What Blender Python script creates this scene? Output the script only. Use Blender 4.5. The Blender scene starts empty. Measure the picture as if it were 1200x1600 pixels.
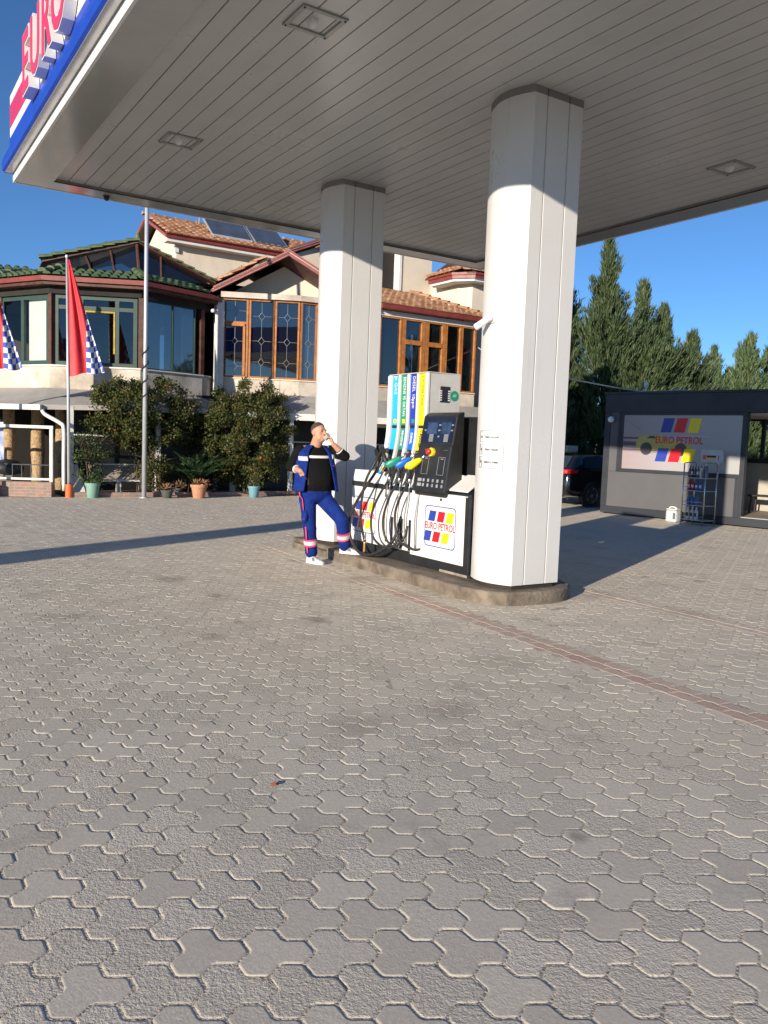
import bpy, math, random
import numpy as np
from mathutils import Vector, Matrix
random.seed(7); rng = np.random.default_rng(7)
R = math.radians; PI = math.pi
S = bpy.context.scene; COL = S.collection

# ------------------------------------------------------------------ camera, sky, sun, exposure
cam = bpy.data.cameras.new('camera'); co = bpy.data.objects.new('camera', cam); COL.objects.link(co); S.camera = co
YAW, PITCH, ROLL = R(33.104), R(-5.005), R(2.061)
F = Vector((math.sin(YAW)*math.cos(PITCH), math.cos(YAW)*math.cos(PITCH), math.sin(PITCH)))
r0 = Vector((math.cos(YAW), -math.sin(YAW), 0)); u0 = r0.cross(F)
r1 = r0*math.cos(ROLL)+u0*math.sin(ROLL); u1 = u0*math.cos(ROLL)-r0*math.sin(ROLL)
co.matrix_world = Matrix(((r1.x, u1.x, -F.x, 0), (r1.y, u1.y, -F.y, 0), (r1.z, u1.z, -F.z, 1.6), (0, 0, 0, 1)))
cam.sensor_fit = 'VERTICAL'; cam.sensor_height = 36; cam.lens = 36*1269.7/1600; cam.clip_start = .05; cam.clip_end = 3000
SUN_H, SUN_E = 64.0, 12.5          # heading the shadows fall to, elevation
W = bpy.data.worlds.new('World'); S.world = W; W.use_nodes = True
nt = W.node_tree; bg = nt.nodes['Background']; sky = nt.nodes.new('ShaderNodeTexSky')
sky.sky_type = 'NISHITA'; sky.sun_disc = False; sky.sun_elevation = R(SUN_E); sky.sun_rotation = R(SUN_H+180)
sky.altitude = 2500; sky.air_density = 1.0; sky.dust_density = 0; sky.ozone_density = 5.0
hsv = nt.nodes.new('ShaderNodeHueSaturation'); hsv.inputs['Saturation'].default_value = 1.02; nt.links.new(sky.outputs[0], hsv.inputs['Color'])
nt.links.new(hsv.outputs[0], bg.inputs[0]); bg.inputs[1].default_value = .105
sl = bpy.data.lights.new('sun', 'SUN'); so = bpy.data.objects.new('sun', sl); COL.objects.link(so)
sl.energy = 5.0; sl.angle = R(.5); sl.color = (1, .88, .72)
sd = Vector((math.sin(R(SUN_H))*math.cos(R(SUN_E)), math.cos(R(SUN_H))*math.cos(R(SUN_E)), -math.sin(R(SUN_E))))
so.rotation_euler = sd.to_track_quat('-Z', 'Y').to_euler()
S.view_settings.view_transform = 'Standard'; S.view_settings.look = 'None'; S.view_settings.exposure = .52; S.view_settings.gamma = 1
S.render.engine = 'CYCLES'; S.cycles.max_bounces = 8; S.cycles.transparent_max_bounces = 16

# ------------------------------------------------------------------ materials
def principled(name):
    m = bpy.data.materials.new(name); m.use_nodes = True
    return m, m.node_tree, m.node_tree.nodes['Principled BSDF']
def mat(name, col, rough=.6, metal=0, var=.12, vs=2.5, bump=0, bs=40, spec=.5, coat=0, col2=None, rvar=.1):
    m, t, b = principled(name); N = t.nodes; L = t.links
    tc = N.new('ShaderNodeTexCoord'); nz = N.new('ShaderNodeTexNoise'); nz.inputs['Scale'].default_value = vs; nz.inputs['Detail'].default_value = 6
    nz.inputs['Roughness'].default_value = .65
    L.new(tc.outputs['Object'], nz.inputs['Vector'])
    mx = N.new('ShaderNodeMix'); mx.data_type = 'RGBA'
    c2 = col2 if col2 else tuple(c*(1-var*1.6) for c in col); c1 = col if col2 else tuple(min(1, c*(1+var*.6)) for c in col)
    mx.inputs['A'].default_value = (*c1, 1); mx.inputs['B'].default_value = (*c2, 1)
    rp = N.new('ShaderNodeMapRange'); rp.inputs[1].default_value = .35; rp.inputs[2].default_value = .7
    L.new(nz.outputs['Fac'], rp.inputs[0]); L.new(rp.outputs[0], mx.inputs['Factor']); L.new(mx.outputs['Result'], b.inputs['Base Color'])
    rr = N.new('ShaderNodeMapRange'); rr.inputs[3].default_value = max(.02, rough-rvar); rr.inputs[4].default_value = min(1, rough+rvar)
    L.new(nz.outputs['Fac'], rr.inputs[0]); L.new(rr.outputs[0], b.inputs['Roughness'])
    b.inputs['Metallic'].default_value = metal; b.inputs['Specular IOR Level'].default_value = spec; b.inputs['Coat Weight'].default_value = coat
    if bump:
        n2 = N.new('ShaderNodeTexNoise'); n2.inputs['Scale'].default_value = bs; n2.inputs['Detail'].default_value = 4; L.new(tc.outputs['Object'], n2.inputs['Vector'])
        bp = N.new('ShaderNodeBump'); bp.inputs['Strength'].default_value = bump; bp.inputs['Distance'].default_value = .02
        L.new(n2.outputs['Fac'], bp.inputs['Height']); L.new(bp.outputs[0], b.inputs['Normal'])
    return m
def glass_mat(name, tint=(.6, .7, .72), refl=1.45, body=(.02, .03, .04), opaq=0):
    # thin window pane: reflection by fresnel over a see-through (or dark film) sheet
    m = bpy.data.materials.new(name); m.use_nodes = True; t = m.node_tree; N = t.nodes; L = t.links; N.clear()
    out = N.new('ShaderNodeOutputMaterial'); gl = N.new('ShaderNodeBsdfGlossy'); gl.inputs['Roughness'].default_value = .02
    tr = N.new('ShaderNodeBsdfTransparent'); tr.inputs[0].default_value = (*tint, 1)
    df = N.new('ShaderNodeBsdfDiffuse'); df.inputs[0].default_value = (*body, 1)
    m1 = N.new('ShaderNodeMixShader'); m1.inputs[0].default_value = opaq; L.new(tr.outputs[0], m1.inputs[1]); L.new(df.outputs[0], m1.inputs[2])
    fr = N.new('ShaderNodeFresnel'); fr.inputs[0].default_value = refl
    tc = N.new('ShaderNodeTexCoord'); nz = N.new('ShaderNodeTexNoise'); nz.inputs['Scale'].default_value = .8; L.new(tc.outputs['Object'], nz.inputs[0])
    bp = N.new('ShaderNodeBump'); bp.inputs['Strength'].default_value = .05; bp.inputs['Distance'].default_value = .1; L.new(nz.outputs['Fac'], bp.inputs['Height'])
    L.new(bp.outputs[0], gl.inputs['Normal'])
    m2 = N.new('ShaderNodeMixShader'); L.new(fr.outputs[0], m2.inputs[0]); L.new(m1.outputs[0], m2.inputs[1]); L.new(gl.outputs[0], m2.inputs[2])
    L.new(m2.outputs[0], out.inputs[0]); return m
def leaf_mat(name, cols, trans=.25, rough=.55):
    m, t, b = principled(name); N = t.nodes; L = t.links
    g = N.new('ShaderNodeNewGeometry'); r = N.new('ShaderNodeValToRGB'); r.color_ramp.interpolation = 'LINEAR'
    e = r.color_ramp.elements
    while len(e) < len(cols): e.new(.5)
    for i, c in enumerate(cols): e[i].position = c[0]; e[i].color = (*c[1], 1)
    L.new(g.outputs['Random Per Island'], r.inputs[0]); L.new(r.outputs[0], b.inputs['Base Color']); b.inputs['Roughness'].default_value = rough
    tl = N.new('ShaderNodeBsdfTranslucent'); L.new(r.outputs[0], tl.inputs[0]); mx = N.new('ShaderNodeMixShader'); mx.inputs[0].default_value = trans
    L.new(b.outputs[0], mx.inputs[1]); L.new(tl.outputs[0], mx.inputs[2]); L.new(mx.outputs[0], N['Material Output'].inputs[0]); return m
def emit(name, col, s):
    m, t, b = principled(name); b.inputs['Base Color'].default_value = (*col, 1); b.inputs['Emission Color'].default_value = (*col, 1); b.inputs['Emission Strength'].default_value = s; return m

M = {}
M['white_paint'] = mat('white_paint', (.70, .70, .69), .35, var=.03, vs=1.2)
M['pillar_white'] = mat('pillar_white', (.62, .615, .61), .3, var=.025, vs=1.0, bump=.02, bs=2.0)
def streaks(m, col, amt, lo=.58, hi=.8, sc=(5, 5, .35)):
    t = m.node_tree; N = t.nodes; L = t.links; b = N['Principled BSDF']; src = b.inputs['Base Color'].links[0].from_socket
    tc = N.new('ShaderNodeTexCoord'); mp = N.new('ShaderNodeMapping'); mp.inputs['Scale'].default_value = sc; L.new(tc.outputs['Object'], mp.inputs[0])
    nz = N.new('ShaderNodeTexNoise'); nz.inputs['Scale'].default_value = 3; nz.inputs['Detail'].default_value = 8; nz.inputs['Roughness'].default_value = .7; L.new(mp.outputs[0], nz.inputs[0])
    r = N.new('ShaderNodeMapRange'); r.inputs[1].default_value = lo; r.inputs[2].default_value = hi; r.inputs[4].default_value = amt; L.new(nz.outputs['Fac'], r.inputs[0])
    x = N.new('ShaderNodeMix'); x.data_type = 'RGBA'; L.new(r.outputs[0], x.inputs['Factor']); L.new(src, x.inputs['A']); x.inputs['B'].default_value = (*col, 1); L.new(x.outputs['Result'], b.inputs['Base Color'])
M['soffit'] = mat('soffit', (.472, .478, .466), .3, var=.05, vs=.8)
M['flashing'] = mat('flashing', (.42, .42, .41), .14, metal=.30, var=.05, rvar=.06)
M['collar'] = mat('collar', (.22, .21, .20), .7)
M['fascia_blue'] = mat('fascia_blue', (.010, .055, .42), .4, var=.1)
M['fascia_red'] = mat('fascia_red', (.52, .03, .10), .4)
M['letter_red'] = mat('letter_red', (.70, .04, .12), .35)
M['lamp_metal'] = mat('lamp_metal', (.33, .34, .33), .4, metal=.5)
M['lens'] = mat('lens', (.16, .18, .165), .25, var=.3, vs=40, bump=.5, bs=60)
M['concrete'] = mat('concrete', (.235, .195, .15), .9, var=.3, vs=4, bump=.6, bs=25, col2=(.075, .06, .045))
M['rust'] = mat('rust', (.10, .055, .035), .9, bump=.3)
M['pump_white'] = mat('pump_white', (.70, .69, .67), .38, var=.05, vs=3)
M['pump_gray'] = mat('pump_gray', (.52, .52, .50), .45, var=.06, vs=6, bump=.05, bs=120)
M['pump_black'] = mat('pump_black', (.018, .019, .021), .42, var=.3, vs=5)
M['screen'] = mat('screen', (.012, .016, .03), .08, var=.3)
M['lcd'] = mat('lcd', (.035, .055, .12), .15, var=.4, vs=8)
M['rubber'] = mat('rubber', (.022, .022, .023), .5, var=.3)
M['chrome'] = mat('chrome', (.62, .63, .65), .25, metal=1)
M['brass'] = mat('brass', (.45, .30, .14), .35, metal=.9)
for n, c in dict(cyan=(.03, .42, .85), green=(.02, .26, .15), navy=(.02, .045, .38), yellow=(.90, .72, .01), nblue=(.01, .13, .60), red=(.68, .015, .02), teal=(.02, .25, .22), ink=(.02, .02, .03), logoblue=(.025, .05, .33), logored=(.70, .01, .02), logoyellow=(.85, .66, .01), estop=(.8, .55, .02), greyprint=(.22, .225, .23), label_grey=(.30, .31, .32), notice_ink=(.10, .10, .11)).items():
    M[n] = mat(n, c, .38, var=.06)
M['trim_red'] = mat('trim_red', (.22, .040, .030), .5, var=.2, vs=4)
M['verge_red'] = mat('verge_red', (.30, .085, .07), .5, var=.2, vs=4)
M['wood'] = mat('wood', (.42, .165, .045), .45, var=.25, vs=6)
M['darkwood'] = mat('darkwood', (.085, .03, .018), .6, var=.4, vs=5)
M['greenframe'] = mat('greenframe', (.028, .062, .05), .45, var=.2)
M['plaster'] = mat('plaster', (.68, .60, .49), .9, var=.06, vs=1.2, bump=.15, bs=30)
M['plaster_old'] = mat('plaster_old', (.66, .60, .51), .95, vs=1.3, col2=(.34, .29, .235), bump=.3, bs=20)
M['plaster_white'] = mat('plaster_white', (.72, .69, .64), .9, var=.08, vs=2, bump=.1)
M['green_tile'] = mat('green_tile', (.055, .105, .045), .55, vs=5, col2=(.16, .17, .09), bump=.3, bs=25)
def tile_mat(name, cols):
    m, t, b = principled(name); N = t.nodes; L = t.links
    g = N.new('ShaderNodeNewGeometry'); r = N.new('ShaderNodeValToRGB'); e = r.color_ramp.elements
    while len(e) < len(cols): e.new(.5)
    for i, c in enumerate(cols): e[i].position = i/(len(cols)-1); e[i].color = (*c, 1)
    L.new(g.outputs['Random Per Island'], r.inputs[0])
    tc = N.new('ShaderNodeTexCoord'); nz = N.new('ShaderNodeTexNoise'); nz.inputs['Scale'].default_value = 9; nz.inputs['Detail'].default_value = 5; L.new(tc.outputs['Object'], nz.inputs[0])
    mx = N.new('ShaderNodeMix'); mx.data_type = 'RGBA'; mx.blend_type = 'MULTIPLY'; mx.inputs['Factor'].default_value = .8
    cr = N.new('ShaderNodeMapRange'); cr.inputs[1].default_value = .3; cr.inputs[2].default_value = .7; cr.inputs[3].default_value = .55; cr.inputs[4].default_value = 1.1; L.new(nz.outputs['Fac'], cr.inputs[0])
    L.new(r.outputs[0], mx.inputs['A']); L.new(cr.outputs[0], mx.inputs['B']); L.new(mx.outputs['Result'], b.inputs['Base Color']); b.inputs['Roughness'].default_value = .75; return m
M['terracotta_roof'] = tile_mat('terracotta_roof', [(.30, .15, .075), (.44, .235, .125), (.55, .33, .20), (.36, .17, .09)])
M['greentile_roof'] = tile_mat('greentile_roof', [(.035, .085, .035), (.06, .115, .05), (.085, .13, .06), (.04, .095, .045)])
M['awning'] = mat('awning', (.40, .385, .36), .8, vs=1.2, col2=(.30, .285, .26))
M['dark_room'] = mat('dark_room', (.022, .019, .017), .9)  # near-black: the dimness of rooms and porch is put into the colour
M['interior'] = mat('interior', (.10, .09, .08), .9)
M['blind'] = mat('blind', (.60, .61, .57), .8, var=.05)
M['glass'] = glass_mat('glass', (.55, .62, .65), 1.9)
M['glass_blue'] = glass_mat('glass_blue', (.35, .42, .5), 2.9, (.05, .08, .13), .5)
M['glass_dark'] = glass_mat('glass_dark', (.22, .25, .28), 2.35, (.016, .02, .028), .4)
M['car_glass'] = glass_mat('car_glass', (.1, .11, .12), 1.15, (.01, .012, .015), .6)
M['glass_clear'] = glass_mat('glass_clear', (.88, .92, .93), 1.45)
M['came'] = mat('came', (.40, .40, .35), .4, metal=.3)
M['galv'] = mat('galv', (.52, .55, .58), .38, metal=.35, var=.1)
M['white_metal'] = mat('white_metal', (.70, .69, .65), .5, var=.12, vs=5)
M['brick'] = None
M['orange'] = mat('orange', (.75, .13, .03), .5)
M['flag_red'] = mat('flag_red', (.62, .02, .03), .6, var=.1)
M['solar'] = mat('solar', (.07, .09, .13), .2, var=.2)
M['anthracite'] = mat('anthracite', (.026, .031, .040), .5, var=.15)
M['kiosk_panel'] = mat('kiosk_panel', (.095, .095, .10), .6, var=.05)
M['kiosk_in'] = mat('kiosk_in', (.40, .38, .34), .8)
M['floor_tan'] = mat('floor_tan', (.32, .27, .21), .8, var=.2, vs=5)
M['car_black'] = mat('car_black', (.008, .009, .011), .18, coat=1, var=.1)
M['tyre'] = mat('tyre', (.018, .018, .018), .8)
M['alloy'] = mat('alloy', (.25, .26, .27), .35, metal=.8)
M['tail_red'] = mat('tail_red', (.55, .01, .015), .1, coat=1)
M['tail_lit'] = emit('tail_lit', (1, .06, .04), 1.2)
M['trunk'] = mat('trunk', (.10, .07, .05), .95, var=.3, vs=12, bump=.5)
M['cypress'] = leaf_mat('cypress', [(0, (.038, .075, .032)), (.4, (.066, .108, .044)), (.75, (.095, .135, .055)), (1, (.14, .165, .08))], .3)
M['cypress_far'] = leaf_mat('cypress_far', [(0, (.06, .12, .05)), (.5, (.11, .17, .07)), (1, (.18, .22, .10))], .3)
M['shrub'] = leaf_mat('shrub', [(0, (.040, .062, .018)), (.55, (.085, .112, .030)), (.86, (.125, .13, .034)), (.95, (.20, .135, .03)), (1, (.27, .12, .03))], .4)
M['palm'] = leaf_mat('palm', [(0, (.018, .045, .014)), (1, (.045, .09, .028))], .2)
M['plant'] = leaf_mat('plant', [(0, (.04, .07, .02)), (1, (.09, .13, .04))], .3)
M['succulent'] = leaf_mat('succulent', [(0, (.20, .10, .05)), (.6, (.30, .14, .08)), (1, (.16, .15, .07))], .2)
M['flower'] = mat('flower', (.55, .05, .03), .6)
M['pot_terra'] = mat('pot_terra', (.48, .24, .14), .8, var=.15, vs=8)
M['pot_mint'] = mat('pot_mint', (.19, .35, .28), .6)
M['pot_blue'] = mat('pot_blue', (.14, .30, .37), .6)
M['pot_dark'] = mat('pot_dark', (.07, .08, .07), .8)
M['soil'] = mat('soil', (.07, .05, .035), 1, bump=.6, bs=30)
M['stone'] = mat('stone', (.36, .31, .25), .9, vs=5, col2=(.18, .15, .12), bump=.5)
M['bark_post'] = mat('bark_post', (.50, .36, .20), .95, vs=14, col2=(.20, .13, .075), bump=1, bs=30)
M['skin'] = mat('skin', (.50, .25, .165), .55, var=.08, vs=20)
M['hair'] = mat('hair', (.062, .038, .028), .8, bump=.5, bs=150)
M['shirt'] = mat('shirt', (.007, .007, .008), .9, bump=.35, bs=16, spec=.12)
M['workblue'] = mat('workblue', (.009, .028, .185), .9, var=.2, vs=10, bump=.7, bs=11, spec=.12)
M['reflect'] = mat('reflect', (.55, .56, .58), .4, var=.1, vs=30)
M['pink'] = mat('pink', (.75, .06, .14), .7)
M['shoe'] = mat('shoe', (.72, .71, .69), .6)
M['shoe_grey'] = mat('shoe_grey', (.16, .16, .165), .7)
M['plastic_white'] = mat('plastic_white', (.75, .76, .76), .4)
M['jug'] = glass_mat('jug', (.85, .88, .9), 1.4, (.72, .76, .78), .6)
M['drinkglass'] = glass_mat('drinkglass', (.9, .9, .9), 1.6, (.7, .68, .65), .45)
for n, c in dict(b_red=(.50, .02, .03), b_blue=(.03, .10, .36), b_sky=(.04, .16, .42), b_green=(.03, .12, .09), b_dark=(.03, .03, .045), b_white=(.72, .72, .70), b_purple=(.22, .07, .16), b_gray=(.12, .125, .15)).items(): M[n] = mat(n, c, .35)

streaks(M['pillar_white'], (.40, .37, .33), .45); streaks(M['soffit'], (.30, .28, .25), .4, .55, .85, (2, .25, 1)); streaks(M['pump_white'], (.35, .32, .27), .5, .57, .8, (4, 4, 2)); streaks(M['plaster'], (.42, .36, .28), .5, .55, .85, (2, 2, .4)); streaks(M['kiosk_panel'], (.07, .07, .07), .5)
# ------------------------------------------------------------------ helpers
def V(*a): return Vector(a)
class MB:
    def __init__(s): s.v = []; s.f = []
    def add(s, vs, fs):
        o = len(s.v); s.v += [tuple(v) for v in vs]; s.f += [tuple(i+o for i in f) for f in fs]; return s
    def box(s, a, b):
        x0, y0, z0 = a; x1, y1, z1 = b
        return s.add([(x0, y0, z0), (x1, y0, z0), (x1, y1, z0), (x0, y1, z0), (x0, y0, z1), (x1, y0, z1), (x1, y1, z1), (x0, y1, z1)],
                     [(3, 2, 1, 0), (4, 5, 6, 7), (0, 1, 5, 4), (1, 2, 6, 5), (2, 3, 7, 6), (3, 0, 4, 7)])
    def hexa(s, p):   # 8 points, bottom 4 then top 4
        return s.add(p, [(3, 2, 1, 0), (4, 5, 6, 7), (0, 1, 5, 4), (1, 2, 6, 5), (2, 3, 7, 6), (3, 0, 4, 7)])
    def prism(s, poly, z0, z1):
        n = len(poly)
        return s.add([(x, y, z0) for x, y in poly]+[(x, y, z1) for x, y in poly],
                     [tuple(range(n))[::-1], tuple(range(n, 2*n))]+[(i, (i+1) % n, n+(i+1) % n, n+i) for i in range(n)])
    def slab(s, pts, vec):   # planar polygon extruded by a vector
        n = len(pts); vec = Vector(vec); P = [Vector(p) for p in pts]
        return s.add(P+[p+vec for p in P], [tuple(range(n))[::-1], tuple(range(n, 2*n))]+[(i, (i+1) % n, n+(i+1) % n, n+i) for i in range(n)])
    def tube(s, pts, r, n=8, cap=True):
        P = [Vector(p) for p in pts]; m = len(P); rs = r if isinstance(r, (list, tuple)) else [r]*m
        up = None; vs = []
        for i, p in enumerate(P):
            t = (P[min(i+1, m-1)]-P[max(i-1, 0)]).normalized()
            if up is None: up = t.orthogonal().normalized()
            up = (up-t*up.dot(t)).normalized(); w = t.cross(up)
            vs += [p+(up*math.cos(2*PI*k/n)+w*math.sin(2*PI*k/n))*rs[i] for k in range(n)]
        fs = [(i*n+k, i*n+(k+1) % n, (i+1)*n+(k+1) % n, (i+1)*n+k) for i in range(m-1) for k in range(n)]
        if cap: fs += [tuple(range(n))[::-1], tuple(range((m-1)*n, m*n))]
        return s.add(vs, fs)
    def lathe(s, prof, c=(0, 0, 0), n=20, axis=None):
        ax = Vector(axis).normalized() if axis else Vector((0, 0, 1)); a = ax.orthogonal().normalized(); b = ax.cross(a); c = Vector(c); m = len(prof)
        vs = [c+ax*z+(a*math.cos(2*PI*k/n)+b*math.sin(2*PI*k/n))*r for r, z in prof for k in range(n)]
        fs = [(i*n+k, i*n+(k+1) % n, (i+1)*n+(k+1) % n, (i+1)*n+k) for i in range(m-1) for k in range(n)]
        fs += [tuple(range(n))[::-1], tuple(range((m-1)*n, m*n))]
        return s.add(vs, fs)
    def capsule(s, p0, r0, p1, r1, n=14):
        p0 = Vector(p0); p1 = Vector(p1); d = p1-p0; L = d.length; d = d.normalized() if L > 1e-6 else Vector((0, 0, 1))
        prof = [(max(1e-4, r0*math.sin(t)), -r0*math.cos(t)) for t in [k*PI/12 for k in range(7)]]+[(max(1e-4, r1*math.cos(t)), L+r1*math.sin(t)) for t in [k*PI/12 for k in range(7)]]
        return s.lathe(prof, p0, n, d)
    def ell(s, c, r, rot=None, n=16, m=10):
        c = Vector(c); vs = []
        for i in range(m+1):
            t = -PI/2+PI*i/m
            for k in range(n):
                q = Vector((r[0]*max(.01, math.cos(t))*math.cos(2*PI*k/n), r[1]*max(.01, math.cos(t))*math.sin(2*PI*k/n), r[2]*math.sin(t)))
                vs.append(c+(rot @ q if rot else q))
        fs = [(i*n+k, i*n+(k+1) % n, (i+1)*n+(k+1) % n, (i+1)*n+k) for i in range(m) for k in range(n)]+[tuple(range(n))[::-1], tuple(range(m*n, m*n+n))]
        return s.add(vs, fs)
    def build(s, name, m, parent=None, smooth=False, bevel=0, loc=None):
        me = bpy.data.meshes.new(name); off = origin_of(parent) if loc is None else Vector(loc)
        me.from_pydata([tuple(Vector(v)-off) for v in s.v], [], s.f); me.materials.append(m if not isinstance(m, str) else M[m])
        o = bpy.data.objects.new(name, me); COL.objects.link(o)
        if parent: o.parent = parent
        elif loc is not None: o.location = loc
        if smooth:
            me.polygons.foreach_set('use_smooth', [True]*len(me.polygons))
            if smooth != True: me.set_sharp_from_angle(angle=R(smooth))
        if bevel:
            b = o.modifiers.new('bevel', 'BEVEL'); b.width = bevel; b.segments = 2; b.limit_method = 'ANGLE'; b.angle_limit = R(40)
        return o
def origin_of(o):
    v = Vector((0, 0, 0))
    while o is not None: v += o.location; o = o.parent
    return v
def tag(o, label=None, cat=None, group=None, kind=None):
    if label: o['label'] = label
    if cat: o['category'] = cat
    if group: o['group'] = group
    if kind: o['kind'] = kind
    return o
def thing(name, label, cat, loc=(0, 0, 0), group=None):
    o = bpy.data.objects.new(name, None); COL.objects.link(o); o.location = loc; o.empty_display_size = .2
    return tag(o, label, cat, group)
def dup(o, parent=None):
    c = o.copy(); COL.objects.link(c)
    if parent: c.parent = parent
    for ch in list(o.children): dup(ch, c)
    return c
class Fr:    # facade frame: s to the right, d outwards to the viewer, z up
    def __init__(s, o, heading):
        s.o = Vector((o[0], o[1], 0)); h = R(heading); s.t = Vector((math.sin(h), math.cos(h), 0)); s.n = Vector((s.t.y, -s.t.x, 0))
    def p(s, a, z, d=0): return s.o+s.t*a+s.n*d+Vector((0, 0, z))
    def box(s, mb, a0, a1, z0, z1, d0, d1):
        return mb.hexa([s.p(a0, z0, d1), s.p(a1, z0, d1), s.p(a1, z0, d0), s.p(a0, z0, d0), s.p(a0, z1, d1), s.p(a1, z1, d1), s.p(a1, z1, d0), s.p(a0, z1, d0)])
    def poly(s, mb, pts, d0, d1): return mb.slab([s.p(a, z, d0) for a, z in pts], s.n*(d1-d0))
def frame_between(A, B): return Fr(A, math.degrees(math.atan2(B[0]-A[0], B[1]-A[1]))), math.hypot(B[0]-A[0], B[1]-A[1])
def text(name, s, size, m, parent, o, x, y, depth=.003, bold=0, squeeze=1, align='CENTER', spacing=1):
    c = bpy.data.curves.new('t', 'FONT'); c.body = s; c.size = 1; c.align_x = align; c.align_y = 'CENTER'; c.extrude = 0; c.offset = bold; c.space_character = spacing; c.resolution_u = 3
    ob = bpy.data.objects.new('t', c); COL.objects.link(ob); dg = bpy.context.evaluated_depsgraph_get(); me = bpy.data.meshes.new_from_object(ob.evaluated_get(dg))
    bpy.data.objects.remove(ob)
    n = len(me.vertices); a = np.empty(n*3); me.vertices.foreach_get('co', a); a = a.reshape(-1, 3)
    x = Vector(x).normalized(); y = Vector(y).normalized(); z = x.cross(y); off = origin_of(parent)
    B = np.array([x, y, z]); w = a*np.array([size*squeeze, size, 0]); w = w @ B+np.array(Vector(o)-off)
    me.vertices.foreach_set('co', w.ravel()); me.update(); me.shade_flat(); me.materials.clear(); me.materials.append(M[m] if isinstance(m, str) else m)
    ob = bpy.data.objects.new(name, me); COL.objects.link(ob)
    if parent: ob.parent = parent
    if depth:
        so_ = ob.modifiers.new('thick', 'SOLIDIFY'); so_.thickness = depth; so_.offset = 1
    return ob
def mesh_np(name, v, f, m, parent=None, attr=None, quads=True):
    me = bpy.data.meshes.new(name); nf, k = f.shape
    me.vertices.add(len(v)); me.vertices.foreach_set('co', v.astype(np.float32).ravel())
    me.loops.add(nf*k); me.loops.foreach_set('vertex_index', f.astype(np.int32).ravel())
    me.polygons.add(nf); me.polygons.foreach_set('loop_start', np.arange(0, nf*k, k, dtype=np.int32))
    try: me.polygons.foreach_set('loop_total', np.full(nf, k, dtype=np.int32))
    except Exception: pass
    me.update(calc_edges=True); me.shade_flat(); me.materials.append(M[m] if isinstance(m, str) else m)
    o = bpy.data.objects.new(name, me); COL.objects.link(o)
    if parent: o.parent = parent
    return o
def cr(pts, k=6):   # catmull-rom through points
    P = [Vector(p) for p in pts]; P = [P[0]*2-P[1]]+P+[P[-1]*2-P[-2]]; out = []
    for i in range(1, len(P)-2):
        for j in range(k):
            t = j/k; a, b, c, d = P[i-1:i+3]
            out.append(.5*((2*b)+(c-a)*t+(2*a-5*b+4*c-d)*t*t+(3*b-a-3*c+d)*t**3))
    return out+[P[-2]]

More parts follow.
